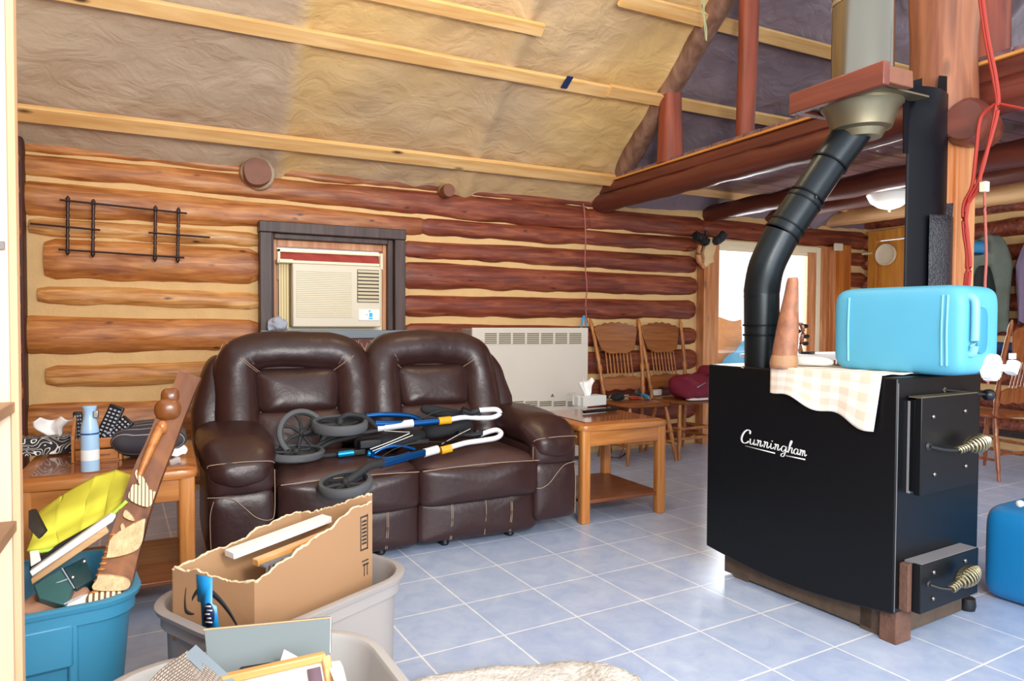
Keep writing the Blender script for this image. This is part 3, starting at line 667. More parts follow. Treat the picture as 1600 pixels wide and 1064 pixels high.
child(MB().box((kc.x+.002, FY-.008, kc.z+.03), (.012, .004, .01)).box((kc.x+.012, FY-.008, kc.z), (.022, .004, .03)).box((kc.x-.02, FY-.008, kc.z+.002), (.01, .004, .004)).box((kc.x+.012, FY-.008, kc.z-.026), (.03, .004, .008)), 'display_marks', 'cyan_tube', cp)
MB().b2(wx0+.131, wx1-.161, 5.345, 5.36, wz0, wz0+.50).build('filler_board', 'cream_hi', window)
tag(MB().b2(wx0+.135, a0.x-.01, 5.28, 5.32, wz0+.01, a0.z+.0).build('accordion_filler', 'accordion', bevel=.003), 'yellowed pleated side filler left of the air conditioner', 'panel')
tag(MB().b2(a0.x-.1, a0.x+.01, 5.22, 5.30, a0.z, a0.z+.03).b2(a0.x-.09, a1.x-.01, 5.2, 5.32, a0.z+.002, a0.z+.022).build('filler_strip', 'cream_hi', bevel=.003), 'cream strip sealing the top of the air conditioner', 'panel')
def clothf(u, v):
    x = wx0+.15+(wx1-wx0-.34)*u; z = 1.615+.095*v
    return Vector((x, 5.33-.012*math.sin(u*20+v*3)-.03*(1-v)*math.exp(-((u-.12)/.1)**2), z))
tag(MB().grid(clothf, 60, 8).build('red_curtain', 'red_cloth', solid=.004), 'red cloth strip stuffed above the air conditioner', 'cloth')
m = MB(); c = at(432, 508, 1, 5.2); m.sq(c, (.075, .05, .045), 2.5, 2.2, 30, 18); m.wobble(.035, 14, 3); m.wobble(.012, 40, 1)
tag(m.build('grey_rag', 'grey_rag', ang=180), 'crumpled grey rag on the window sill left of the air conditioner', 'rag')

# ---- ceiling light globe
c = at(1390, 316, 1, 3.65)
gl = thing('ceiling_light', 'white glass bowl ceiling light under the loft', 'light', c+Vector((0, 0, .12)))
o = MB().lathe([(.0, -.12), (.02, -.118), (.08, -.1), (.14, -.06), (.17, 0), (.165, .02), (.0, .02)], c+Vector((0, 0, .06)), (0, 0, 1), 32).build('glass_bowl', 'globe', gl)
MB().lathe([(.1, .0), (.1, .06), (.0, .06)], c+Vector((0, 0, .08)), (0, 0, 1), 24).build('canopy', 'brass', gl)
MB().lathe([(.0, -.02), (.012, -.015), (.008, 0), (0, 0)], c+Vector((0, 0, -.06)), (0, 0, 1), 12).build('finial', 'brass', gl)
point('ceiling_light_glow', (c.x-.0, c.y, c.z-.18), 7, (1, .93, .82), .12)

# ---- hanging wires
def wire(name, pts, r, m, lab, cat='wire', n=8, group=None):
    return tag(MB().tube(cr(pts, n), r, 8).build(name, m), lab, cat, group)
p = [at(x, y, 1, 5.2) for x, y in [(911, 318), (913, 330), (915, 370), (914, 410), (917, 450), (915, 480), (918, 505)]]
wire('hanging_wire', p, .006, 'pink_wire', 'twisted reddish wire hanging down the back wall beside the beam end')
p = [at(x, y, 0, 3.3) for x, y in [(1099, -30), (1100, 10), (1101, 40), (1103, 62)]]
w = thing('ceiling_wire', 'pale green wires dangling from the ceiling by the rafter', 'wire', p[0])
MB().tube(cr(p, 6), .004, 6).build('strand', 'green_wire', w)
MB().tube(cr([q+Vector((0, .02*math.sin(i*2), -.01)) for i, q in enumerate(p)], 6), .004, 6).build('strand', 'green_wire', w)
RW = 3.2
def W3(l): return [at(x, y, 0, RW) for x, y in l]
wb_ = thing('red_cable_bundle', 'bundle of red cables running down the right face of the stove post', 'cable', (PX+.12, PY-.1, 2.0))
for k, l in enumerate([[(1530, -10), (1540, 60), (1552, 120), (1558, 160), (1552, 165), (1532, 185), (1525, 240), (1519, 290), (1506, 320), (1506, 360), (1511, 400), (1508, 448)],
                       [(1534, -10), (1544, 60), (1556, 120), (1560, 165), (1550, 210), (1534, 262), (1528, 295), (1510, 325), (1512, 370), (1516, 410), (1513, 448)],
                       [(1558, 160), (1545, 225), (1530, 280), (1515, 310), (1509, 350), (1513, 390), (1511, 448)]]):
    MB().tube(cr(W3(l), 6), .008, 8).build('cable', 'red_wire', wb_)
wire('red_cable', W3([(1610, 172), (1590, 168), (1560, 162)]), .006, 'red_wire', 'thin red cable crossing the loft beam to the right', 'cable')
c_ = W3([(1538, 292), (1539, 330), (1541, 400), (1539, 450), (1543, 500), (1546, 545), (1543, 600)])
hc = thing('pull_cord', 'dark pink cord hanging with a small cream switch at its top', 'cord', c_[0])
MB().tube(cr(c_, 6), .006, 8).build('cord', 'pink_wire', hc)
MB().box(c_[0], (.03, .03, .045)).build('switch', 'cream_hi', hc, bevel=.004)

# ================================================================ loveseat
sofa = thing('loveseat', 'dark brown leather reclining loveseat with pale stitching under the window', 'sofa', (1.13, 3.8, 0))
def yb(z): return 3.86 + .30*(z-.45)                    # leaning plane of the back
def lean(px_w, top_in=.0):
    pass
def tone(mb, a=.006, s=9, seed=0): return mb.wobble(a, s, seed)
def bolster(cx, w, side):                               # U shaped padded ring, open at the bottom
    x0, x1 = cx-w/2, cx+w/2
    P = [(x0+.085, .50), (x0+.08, .66), (x0+.085, .82), (x0+.09, .93), (x0+.125, .995), (x0+.20, 1.02), (x0+.3, 1.028), (cx, 1.028), (x1-.29, 1.02), (x1-.19, 1.01), (x1-.12, .98), (x1-.09, .91), (x1-.08, .80), (x1-.08, .66), (x1-.085, .50)]
    P = [Vector((x, yb(z)+.06, z)) for x, z in P]; pts = cr(P, 6); n = len(pts)
    rs = [.118 for i in range(n)]
    m = MB().tube(pts, rs, 20, fx=1.0, fy=1.0, up=(0, 1, 0)); return tone(m.wobble(.012, 4, cx*5), .003, 16, cx)
for cx, w in ((.655, .80), (1.455, .80)):
    m = MB().sq((cx, 0, .80), (w/2-.01, .13, .335), 5, 3, 44, 18, fn=lambda q: (q[0]*(1-.10*max(0, q[2])/.335), q[1]+yb(q[2]+.80)+.14, q[2]))
    back = m.build('backrest', 'leather', sofa, ang=180)
    child(bolster(cx, w, 0), 'padded_roll', 'leather', back, ang=180)
    m = MB().sq((cx, 0, .815), (w/2-.170, .095, .125), 7, 2.8, 40, 16, fn=lambda q: (q[0]*(1+.04*q[2]/.1), q[1]+yb(q[2]+.8)+.05, q[2])); tone(m, .006, 10, cx)
    child(m, 'head_pad', 'leather', back, ang=180)
    m = MB().sq((cx, 0, .59), (w/2-.165, .10, .125), 6, 2.6, 40, 16, fn=lambda q: (q[0], q[1]+yb(q[2]+.6)+.045, q[2])); tone(m, .006, 10, cx+2)
    child(m, 'lumbar_pad', 'leather_worn', back, ang=180)
    s = MB()                                           # corner seams over the roll
    for sx in (-1, 1):
        for off in (0, .014):
            a, b = Vector((cx+sx*(w/2-.035+off*0)-sx*off, yb(1.10)+.03, 1.085)), Vector((cx+sx*(w/2-.205)-sx*off, yb(.9)+.02, .905))
            pts = []
            for i in range(13):
                t = i/12; q = a.lerp(b, t); q.y -= .088*math.sin(PI*t)+.0; q.x += sx*.02*math.sin(PI*t); pts.append(q)
            s.tube(pts, .0016, 5)
        l = [(cx+sx*(w/2+.022), z) for z in (.52, .62, .75, .88, .97)] + [(cx+sx*(w/2-.02), 1.07)]
        s.tube(cr([Vector((x, yb(z)+.045, z)) for x, z in l], 5), .0016, 5)
    child(s, 'stitching', 'stitch', back)
for cx, sx in ((.215, -1), (1.915, 1)):                # wing behind each back
    m = MB().sq((cx, 4.12, .72), (.10, .15, .29), 4, 3, 32, 16, fn=lambda q: (q[0]-.0*q[2]-sx*max(0, q[2])*.25, q[1]+.30*(q[2]), q[2])); tone(m, .006, 8)
    m.build('side_wing', 'leather', sofa, ang=180)
# rear shell
MB().b2(.2, 1.95, 4.12, 4.30, .08, .80).build('rear_shell', 'leather', sofa, bevel=.03)
# arms
for cx, sx, w in ((.305, -1, .155), (1.975, 1, .15)):
    arm = MB().sq((cx, 3.80, .565), (w+.02, .44, .095), 2.6, 4, 36, 26, fn=lambda q: (q[0], q[1], q[2]+.02*math.sin(q[1]*4+1)+(-.055 if q[1] < -.30 else 0)*min(1, (-.30-q[1])/.12 if q[1] < -.3 else 0)), pole='y')
    tone(arm, .010, 9, cx*3); ao = arm.build('armrest', 'leather', sofa, ang=180)
    m = MB().sq((cx, 3.80, .30), (w+.0, .40, .22), 7, 6, 36, 16); tone(m, .006, 6, cx)
    child(m, 'arm_side', 'leather', ao, ang=180)
    m = MB().sq((cx, 3.43, .46), (w-.005, .055, .075), 5, 2.4, 40, 14); tone(m, .006, 12, cx)
    child(m, 'front_upper_pad', 'leather', ao, ang=180)
    m = MB().sq((cx, 3.425, .245), (w-.01, .05, .17), 7, 2.6, 40, 14); tone(m, .006, 8, cx)
    child(m, 'front_lower_pad', 'leather', ao, ang=180)
    s = MB()
    def fy(z): return 3.372
    for l in ([(-.145, .53), (-.13, .545), (0, .552), (.12, .545), (.145, .53)], [(-.145, .395), (-.05, .39), (.0, .35), (.06, .29), (.12, .268), (.145, .30), (.146, .5)], [(-.12, .38), (-.135, .3), (-.13, .1)]):
        s.tube(cr([Vector((cx-sx*x*1.0*(w/.155) if sx < 0 else cx-x*(w/.155), 3.374 + .03*(abs(x)/.145)**6, z)) for x, z in l], 6), .0017, 5)
    pts = [Vector((cx+.16*math.sin(a), 3.56-.15*math.cos(a)*0-.17*math.cos(a), .585)) for a in [-1.2+2.4*i/20 for i in range(21)]]
    if sx < 0: s.tube([q-Vector((0, .03, .055)) for q in pts], .0017, 5)
    child(s, 'stitching', 'stitch', ao)
# seats
for cx in (.815, 1.515):
    h = .352
    def sf(q):
        f = q[1]/.30
        return (q[0], q[1]+3.68, q[2] + .022*math.cos(q[0]/h*1.5) - .02*max(0, -f-.6))
    seat = MB().sq((cx, 0, .395), (h, .30, .085), 9, 3.2, 48, 20, fn=sf, pole='z'); tone(seat, .012, 7, cx)
    so = seat.build('seat_cushion', 'leather_worn', sofa, ang=180)
    m = MB().sq((cx, 3.42, .335), (h+.002, .075, .105), 8, 2.3, 48, 16); tone(m, .009, 6, cx)
    child(m, 'front_roll', 'leather', so, ang=180)
    m = MB().sq((cx, 3.44, .145), (h+.0, .05, .115), 9, 2.6, 52, 14); tone(m, .008, 7, cx+4)
    child(m, 'footrest_panel', 'leather', so, ang=180)
    s = MB()
    s.tube(cr([Vector((cx+x, 3.378-.002, .425+.012*math.cos(x*4))) for x in (-.34, -.2, 0, .2, .34)], 6), .0018, 5)
    for x in (-.18, .0+.02, .17):
        for o_ in ((0, .008) if x != .02 else (0,)):
            s.tube(cr([Vector((cx+x+o_+.006, 3.402, .245)), Vector((cx+x+o_+.004, 3.388, .16)), Vector((cx+x+o_, 3.402, .045))], 5), .0015, 5)
    child(s, 'stitching', 'stitch', so)
for x in (.62, .98, 1.33, 1.72):
    MB().lathe([(.02, 0), (.026, .01), (.02, .05), (0, .05)], (x, 3.47, 0)).build('foot', 'black_plastic', sofa)
MB().b2(.2, 2.05, 3.50, 4.2, .05, .34).build('base', 'black_matte', sofa)

# ================================================================ folded rollator lying on the loveseat
ro = thing('rollator', 'folded blue and white walker with grey wheels lying across the loveseat seat', 'walker', (1.2, 3.7, .48))
def R_(px, py, y): return at(px, py, 1, y)
def wheel(c, ax, r, w, name='wheel'):
    ax = Vector(ax).normalized(); c = Vector(c)
    t = MB().lathe([(r-.022, -w/2), (r-.006, -w/2), (r, -w*.3), (r, w*.3), (r-.006, w/2), (r-.022, w/2), (r-.022, -w/2)], c, ax, 40)
    # open ring: remove the caps
    fs = [f for f in t.bm.faces if len(f.verts) > 6]; bmesh.ops.delete(t.bm, geom=fs, context='FACES')
    to = t.build(name, 'rubber', ro, ang=40)
    s = MB(); s.lathe([(.016, -w*.7), (.02, -w*.5), (.02, w*.5), (.016, w*.7), (0, w*.7)], c, ax, 16)
    x = ax.orthogonal().normalized(); y = ax.cross(x)
    s2 = MB().lathe([(r-.016, -w*.32), (r-.016, w*.32), (r-.03, w*.32), (r-.03, -w*.32), (r-.016, -w*.32)], c, ax, 40)
    fs = [f for f in s2.bm.faces if len(f.verts) > 6]; bmesh.ops.delete(s2.bm, geom=fs, context='FACES')
    child(s2, 'rim', 'dark_rubber', to)
    for k in range(7):
        a = 2*PI*k/7+.3; d = x*math.cos(a)+y*math.sin(a); e = x*math.cos(a+.25)+y*math.sin(a+.25)
        s.tube([c+d*.012, c+(d*.6+e*.4)*r*.5, c+e*(r-.025)], [.011, .008, .010], 8)
    child(s, 'spokes', 'dark_rubber', to); return to
cA = R_(472, 677, 3.66); cB = R_(531, 664, 3.58); cC = R_(462, 708, 3.56); cD = R_(540, 756, 3.285)
wheel(cA, (.15, -1, .35), .128, .026)
wheel(cB, (.03, -.10, 1), .142, .048)
wheel(cC, (.1, -.05, 1), .14, .035)
wheel(cD, (-.12, -.14, 1), .128, .042)
def T(name, l, y, r, m, n=6, seg=14):
    pts = [R_(a, b, y if not isinstance(y, list) else y[i]) for i, (a, b) in enumerate(l)]
    return MB().tube(cr(pts, n), r, seg).build(name, m, ro)
T('upper_frame_tube', [(586, 662), (640, 662), (684, 658)], 3.60, .019, 'blue_tube')
T('upper_frame_tube', [(572, 650), (600, 648), (640, 650), (660, 658)], 3.72, .015, 'blue_tube')
T('lower_frame_tube', [(594, 726), (630, 716), (664, 707)], [3.36, 3.40, 3.44], .020, 'blue_tube')
T('white_sleeve', [(600, 667), (645, 661)], 3.60, .0215, 'white_tube')
T('white_sleeve', [(589, 669), (602, 667)], 3.60, .0195, 'white_tube')
T('white_sleeve', [(662, 708), (684, 702)], [3.44, 3.455], .0225, 'white_tube')
T('reflector', [(685, 658), (704, 656)], 3.60, .0215, 'amber')
T('reflector', [(689, 704), (705, 700)], 3.46, .0215, 'amber')
T('handle_tube', [(702, 656), (725, 652), (750, 653), (770, 652), (781, 646), (776, 640), (762, 640), (748, 641)], 3.60, .0145, 'white_tube')
T('handle_tube', [(703, 699), (728, 692), (755, 688), (776, 684), (783, 677), (776, 672), (765, 674), (748, 680)], [3.46, 3.47, 3.48, 3.5, 3.52, 3.55, 3.56, 3.56], .0145, 'white_tube')
T('hand_grip', [(748, 642), (735, 645), (722, 640)], 3.60, .019, 'black_plastic')
T('hand_grip', [(750, 678), (735, 680), (715, 678)], 3.56, .019, 'black_plastic')
T('fork', [(598, 724), (578, 728), (560, 740), (543, 752)], [3.36, 3.33, 3.30, 3.285], [.02, .017, .014, .016][0], 'dark_rubber')
T('fork', [(590, 668), (570, 652), (545, 648), (530, 655)], [3.60, 3.58, 3.57, 3.58], .014, 'dark_rubber')
T('fork', [(500, 700), (520, 690), (545, 684), (585, 672)], 3.62, .012, 'dark_rubber')
T('fork', [(474, 678), (510, 668), (560, 676), (590, 672)], [3.63, 3.61, 3.6, 3.6], .012, 'dark_rubber')
T('fork', [(450, 706), (500, 712), (540, 708)], [3.58, 3.58, 3.58], .014, 'dark_rubber')
T('cross_brace', [(440, 700), (480, 702), (520, 684), (560, 672)], 3.64, .010, 'dark_rubber')
T('clamp', [(528, 710), (552, 707)], 3.54, .016, 'cyan_tube')
T('clamp', [(574, 708), (584, 710)], 3.54, .016, 'cyan_tube')
T('clamp', [(582, 702), (582, 714)], 3.53, .012, 'blue_tube')
T('lower_frame_tube', [(580, 712), (600, 700), (625, 697), (648, 702)], 3.56, .010, 'blue_tube')
T('lower_frame_tube', [(584, 714), (610, 716), (640, 708)], 3.52, .010, 'blue_tube')
T('cross_rod', [(578, 702), (610, 690), (640, 677)], 3.52, .0035, 'steel')
T('cross_rod', [(582, 705), (612, 693), (645, 680)], 3.52, .0035, 'steel')
T('cross_rod', [(600, 673), (630, 675), (640, 675)], 3.56, .003, 'steel')
T('cross_rod', [(690, 694), (715, 680), (735, 670)], 3.54, .003, 'steel')
T('brake_cable', [(735, 672), (700, 690), (660, 690), (620, 700), (590, 718)], [3.55, 3.5, 3.49, 3.5, 3.46], .003, 'black_plastic')
T('brake_cable', [(735, 645), (700, 640), (670, 648), (640, 664)], 3.62, .003, 'black_plastic')
m = MB().sq(R_(610, 688, 3.66), (.20, .10, .035), 3, 2.4, 36, 16, rot=Matrix.Rotation(-.05, 3, 'Y')); m.wobble(.02, 9, 2); m.build('folded_seat', 'black_fabric', ro, ang=180)
m = MB().sq(R_(700, 668, 3.68), (.15, .09, .045), 3, 2.4, 36, 16, rot=Matrix.Rotation(-.12, 3, 'Y')); m.wobble(.02, 9, 5); m.build('seat_bag', 'black_fabric', ro, ang=180)
m = MB().sq(R_(695, 645, 3.72), (.15, .035, .032), 3, 2.4, 36, 16, rot=Matrix.Rotation(.22, 3, 'Y')); m.build('foam_backrest', 'black_fabric', ro, ang=180)
for q_, d_ in ((R_(578, 693, 3.58), (.12, .05, .045)), (R_(560, 706, 3.56), (.07, .04, .03)), (R_(745, 648, 3.61), (.045, .03, .03)), (R_(748, 676, 3.56), (.045, .03, .035)), (R_(650, 690, 3.6), (.14, .05, .03))): MB().box(q_, d_).build('hinge_block', 'black_plastic', ro, bevel=.006)

# ================================================================ end tables
def end_table(loc, lab, W_=.62, D_=.66, H_=.60):
    t = thing('end_table', lab, 'table', loc)
    top = MB().sq((0, 0, H_-.03), (W_/2+.015, D_/2+.015, .028), 14, 5, 64, 12, pole='z'); top.build('tabletop', 'oak', t, local=True, ang=50)
    MB().b2(-W_/2+.05, W_/2-.05, -D_/2+.05, D_/2-.05, H_-.004, H_+.0008).build('top_panel', 'oakdark', t, local=True)
    a = MB().b2(-W_/2+.03, W_/2-.03, -D_/2+.01, -D_/2+.03, H_-.14, H_-.05).b2(-W_/2+.03, W_/2-.03, D_/2-.03, D_/2-.01, H_-.14, H_-.05)
    a.b2(-W_/2+.01, -W_/2+.03, -D_/2+.03, D_/2-.03, H_-.14, H_-.05).b2(W_/2-.03, W_/2-.01, -D_/2+.03, D_/2-.03, H_-.14, H_-.05)
    a.build('apron', 'oak', t, local=True, bevel=.004)
    for sx in (-1, 1):
        for sy in (-1, 1):
            MB().sq((sx*(W_/2-.03), sy*(D_/2-.03), (H_-.04)/2), (.031, .031, (H_-.04)/2), 4, 30, 24, 6, pole='z').build('leg', 'oakz', t, local=True, ang=50)
    MB().b2(-W_/2+.02, W_/2-.02, -D_/2+.02, D_/2-.02, .115, .135).build('lower_shelf', 'shelfdark', t, local=True, bevel=.004)
    return t
T2 = end_table((2.50, 3.78, 0), 'oak end table at the right arm of the loveseat with tissues and remote on top')
T1 = dup(T2, (-.21, 3.45, 0), 0, 'oak end table left of the loveseat crowded with a tissue box and wooden caddy')

# ================================================================ wall furnace
hf = 5.10
hb = at(737, 512, 1, hf); he = at(918, 514, 1, hf)
hx0, hx1, hz1 = hb.x, he.x, hb.z
ht = thing('wall_heater', 'cream sheet metal wall furnace with top grilles behind the end table', 'heater', ((hx0+hx1)/2, 5.2, 0))
MB().b2(hx0, hx1, hf+.01, 5.33, .04, hz1-.01).build('body', 'heater_side', ht, bevel=.006)
MB().b2(hx0, hx1, hf-.012, hf+.01, .16, hz1).build('front_panel', 'heater', ht, bevel=.004)
MB().b2(hx0+.04, hx1-.04, hf, hf+.02, .04, .16).build('kick_panel', 'heater', ht)
HA = lambda px, py: at(px, py, 1, hf-.012)
for k in range(7):
    x0 = 757.5+k*22.0; a = HA(x0, 520+.0*k); b = HA(x0+18.5, 537.5)
    g = MB().b2(a.x, b.x, hf-.014, hf-.011, b.z, a.z).build('top_grille', 'grille', ht)
    s = MB()
    for i in range(6):
        z = b.z+(a.z-b.z)*(i+.5)/6; s.b2(a.x, b.x, hf-.0155, hf-.013, z-.002, z+.003)
    child(s, 'slots', 'slot', g)
for k in range(6):
    x0 = 777+k*22.0; a = HA(x0, 627); b = HA(x0+18.5, 634.5)
    g = MB().b2(a.x, b.x, hf-.014, hf-.011, b.z, a.z).build('bottom_grille', 'grille', ht)
    s = MB()
    for i in range(3):
        z = b.z+(a.z-b.z)*(i+.5)/3; s.b2(a.x, b.x, hf-.0155, hf-.013, z-.002, z+.003)
    child(s, 'slots', 'slot', g)
c = HA(863, 617); MB().lathe([(.007, 0), (.007, .003), (0, .003)], c, (0, -1, 0), 12).box(c+Vector((0, -.001, -.012)), (.034, .002, .006)).build('badge', 'slot', ht)
c = HA(893, 616); MB().box(c+Vector((0, -.001, .012)), (.09, .001, .004)).box(c+Vector((-.02, -.001, 0)), (.05, .001, .004)).box(c+Vector((-.01, -.001, -.01)), (.07, .001, .003)).build('fine_print', 'grille', ht)
MB().b2(hx0+.01, hx1-.01, hf-.0135, hf-.0115, hz1-.14, hz1-.137).build('seam', 'grille', ht)
wire('blue_twist_tie', [at(908, 512, 1, 5.15), at(910, 500, 1, 5.15), at(913, 494, 1, 5.15), at(916, 510, 1, 5.15)], .008, 'cutout_blue', 'small blue plastic tag on top of the heater corner', 'tag')

# ================================================================ on the right end table
zt = .6012
tb = thing('tissue_box', 'pale striped tissue box with a tissue on the right end table', 'tissue box', (2.38, 3.78, zt))
q0 = at(889, 644, 2, zt); q1 = at(912, 644, 2, zt)
c = at(921, 633, 2, zt); 
R = Matrix.Rotation(.2, 3, 'Z')
MB().box(c+Vector((0, 0, .035)), (.23, .115, .07), R).build('box', 'tissue_stripe', tb, bevel=.003)
def tis(cx, cy, z0, h, w, seed):
    def f(u, v):
        a = (u-.5)*2; return Vector((cx+a*w*(.35+.65*v)*.5+.01*math.sin(v*5+seed), cy+.02*math.sin(a*4+seed)*(.3+v), z0+h*v*(1-.25*abs(math.sin(a*3.1+seed)))))
    return f
MB().grid(tis(c.x-.03, c.y, zt+.068, .135, .12, 1), 24, 12).build('tissue', 'white', tb, solid=.002)
rc = thing('remote_control', 'black remote control lying in front of the striped tissue box', 'remote', at(935, 641, 2, zt))
a = at(913, 647, 2, zt)+Vector((0, 0, .014)); b = at(962, 642, 2, zt)+Vector((0, 0, .014))
MB().tube(cr([a, a.lerp(b, .33), a.lerp(b, .66), b], 6), [.020]*8+[.023]*11, 16, fx=1, fy=.5).build('body', 'black_plastic', rc)
d = (b-a)
m = MB()
for i in range(8):
    for j in (-1, 0, 1):
        m.box(a+d*(.12+.1*i)+Vector((-d.y, d.x, 0)).normalized()*.009*j+Vector((0, 0, .0115)), (.008, .006, .003))
m.build('buttons', 'rubber', rc)

# ================================================================ pressed back chairs
def make_chair(lab, wmat='chairwood', pm='chairpanel', group=None):
    t = thing('dining_chair', lab, 'chair', (0, 0, 0), 0, group)     # faces -Y locally
    s = MB().sq((0, 0, .445), (.225, .215, .018), 5, 4, 44, 8, pole='z'); s.build('seat', pm, t, local=True, ang=50)
    def leg(a, b, ra=.017):
        a, b = Vector(a), Vector(b); pts = [a.lerp(b, i/14) for i in range(15)]
        rs = [ra*k for k in (.8, .85, 1.0, 1.15, .85, 1.2, 1.25, 1.2, 1.1, 1.0, .9, 1.05, .8, .75, .7)]
        return MB().tube(pts, rs, 12, up=(0, 1, 0))
    for sx in (-1, 1):
        leg((sx*.17, -.16, .43), (sx*.235, -.23, 0)).build('leg', wmat, t, local=True)
        leg((sx*.16, .16, .43), (sx*.21, .24, 0)).build('leg', wmat, t, local=True)
        m = MB(); a, b = Vector((sx*.19, .185, .45)), Vector((sx*.245, .34, 1.12))
        n = 26; pts = [a.lerp(b, i/n)+Vector((0, -.018*math.sin(PI*i/n), 0)) for i in range(n+1)]
        prof = [1, 1.1, .8, 1.25, 1.25, .8, 1.1, 1.15, 1.1, .8, 1.3, 1.3, .8, 1.1, 1.1, 1.05, 1.05, 1, 1, 1, .95, .95, .7, 1.0, 1.05, .8, .35]
        m.tube(pts, [.0165*p for p in prof], 12, up=(0, 1, 0)).build('back_post', wmat, t, local=True)
    m = MB()
    for z, yy in ((.16, -1), (.24, -1)): m.tube([(-.215, -.207, z), (0, -.205, z), (.215, -.207, z)], [.008, .012, .008], 10)
    for sx in (-1, 1):
        for z in (.14, .22): m.tube([(sx*.21, -.2, z), (sx*.205, .0, z), (sx*.19, .215, z)], [.008, .012, .008], 10)
    m.tube([(-.2, .2, .18), (.2, .2, .18)], .009, 10); m.build('stretcher', wmat, t, local=True)
    def bp(z): return .185+(z-.45)*.23+.01
    def panel(z0, z1, top, bot, hw0, hw1, name, th=.018):     # wavy outline board
        n = 28; up = [(-hw1+2*hw1*i/n, z1+top(i/n)) for i in range(n+1)]; dn = [(hw0-2*hw0*i/n, z0+bot(i/n)) for i in range(n+1)]
        o = MB(); zm = (z0+z1)/2; ax = Vector((0, .223, .975))
        o.prism([(x, (z-zm)/.975) for x, z in up+dn], (0, bp(zm)-.012, zm), (1, 0, 0), ax, (0, th*.97, -th*.22)); return o.build(name, pm, t, local=True, bevel=.003)
    panel(.86, 1.055, lambda u: .03*math.sin(PI*u)+.012*math.sin(PI*u*6)**2-.02*(abs(u-.5)*2)**6, lambda u: -.03*math.sin(PI*u)+.006*math.cos(PI*u*4), .165, .215, 'crest_panel')
    panel(.545, .63, lambda u: .022*math.sin(PI*u)-.006*math.cos(6*PI*u), lambda u: -.012*math.sin(PI*u*3)**2, .2, .2, 'lower_rail')
    for k in range(8):
        x = -.122+.035*k; m = MB(); n = 10
        m.tube([(x, bp(z)+.0, z) for z in [.63+.22*i/n for i in range(n+1)]], [.0055*p for p in (.8, 1, 1.2, 1.3, .9, 1.3, .9, 1.3, 1.2, 1, .8)], 8, up=(0, 1, 0)).build('spindle', wmat, t, local=True)
    return t
ch1 = make_chair('pressed back oak chair beside the heater holding a blue brush and small things')
ch1.location = (3.68, 4.93, 0); ch1.scale = (1.10, 1.0, 1.10)
ch2 = dup(ch1, (4.24, 4.98, 0), .05, 'pressed back oak chair by the patio door with a maroon bag on it')
ch3 = make_chair('reddish oak chair at the right edge, seen from behind beyond the stove', 'chairred', 'chairred')
ch3.location = (5.92, 3.25, 0); ch3.scale = (1.1, 1, 1.1); ch3.rotation_euler = (0, 0, PI-.12)
sz = .445*1.1+.021
# clutter on chair one
def on(px, py, z=sz): return at(px, py, 2, z)
br = thing('hairbrush', 'blue handled brush with grey pad on the left pressed back chair', 'brush', on(995, 620))
a, b = at(982, 606, 2, sz+.03), at(1013, 624, 2, sz+.02)
a = on(985, 613)+Vector((0, 0, .045)); b = on(1012, 624)+Vector((0, 0, .02)); d = b-a
MB().tube([a, a+d*.1, a+d*.5, a+d*.55], [.02, .038, .038, .02], 14, fx=1, fy=.45).build('pad', 'grey_rag', br)
MB().tube([a+d*.5, a+d*.6, a+d*1.0, a+d*1.05], [.024, .028, .024, .012], 12, fx=1, fy=.6).build('handle', 'cutout_blue', br)
c = on(982, 617)+Vector((-.02, 0, .04)); tag(MB().box(c, (.06, .04, .08), Matrix.Rotation(.3, 3, 'Z')).build('charger_plug', 'white', bevel=.006), 'small white plug on the chair beside the blue brush', 'plug')
c = on(990, 624)+Vector((0, 0, .012)); tag(MB().box(c, (.09, .05, .02), Matrix.Rotation(.1, 3, 'Z')).build('red_case', 'red_wire', bevel=.006), 'flat red case on the seat front below the blue brush', 'case')
c = on(1025, 618)+Vector((0, 0, .03)); tb2 = thing('cord_coil', 'coiled white cord on the right edge of the left pressed back chair', 'cord', c)
for k in range(4): MB().tube([c+Vector((.055*math.cos(a), .035*math.sin(a), -.018+.013*k)) for a in [2*PI*i/24 for i in range(24)]], .0075, 8, closed=True).build('loop', 'cap', tb2)
m = MB().tube(cr([on(952, 622)+Vector((0, 0, .01)), on(960, 616)+Vector((0, 0, .015)), on(972, 621)+Vector((0, 0, .02)), on(982, 619)+Vector((0, 0, .01))], 6), .006, 8); tag(m.build('cream_cord', 'cap'), 'cream cord end curling over the left chair seat', 'cord')
m = MB().sq(Vector((3.57, 5.05, sz+.028)), (.07, .05, .03), 2.4, 2.2, 28, 14); m.wobble(.02, 14, 3); tag(m.build('dark_pouch', 'black_fabric', ang=180), 'dark soft pouch at the back of the left pressed back chair', 'pouch')
m = MB().sq(on(1040, 612)+Vector((0, .0, .03)), (.07, .07, .04), 2.4, 2.2, 28, 14); m.wobble(.02, 14, 7); tag(m.build('denim_cloth', 'denim', ang=180), 'dark blue folded cloth between the two pressed back chairs', 'cloth')
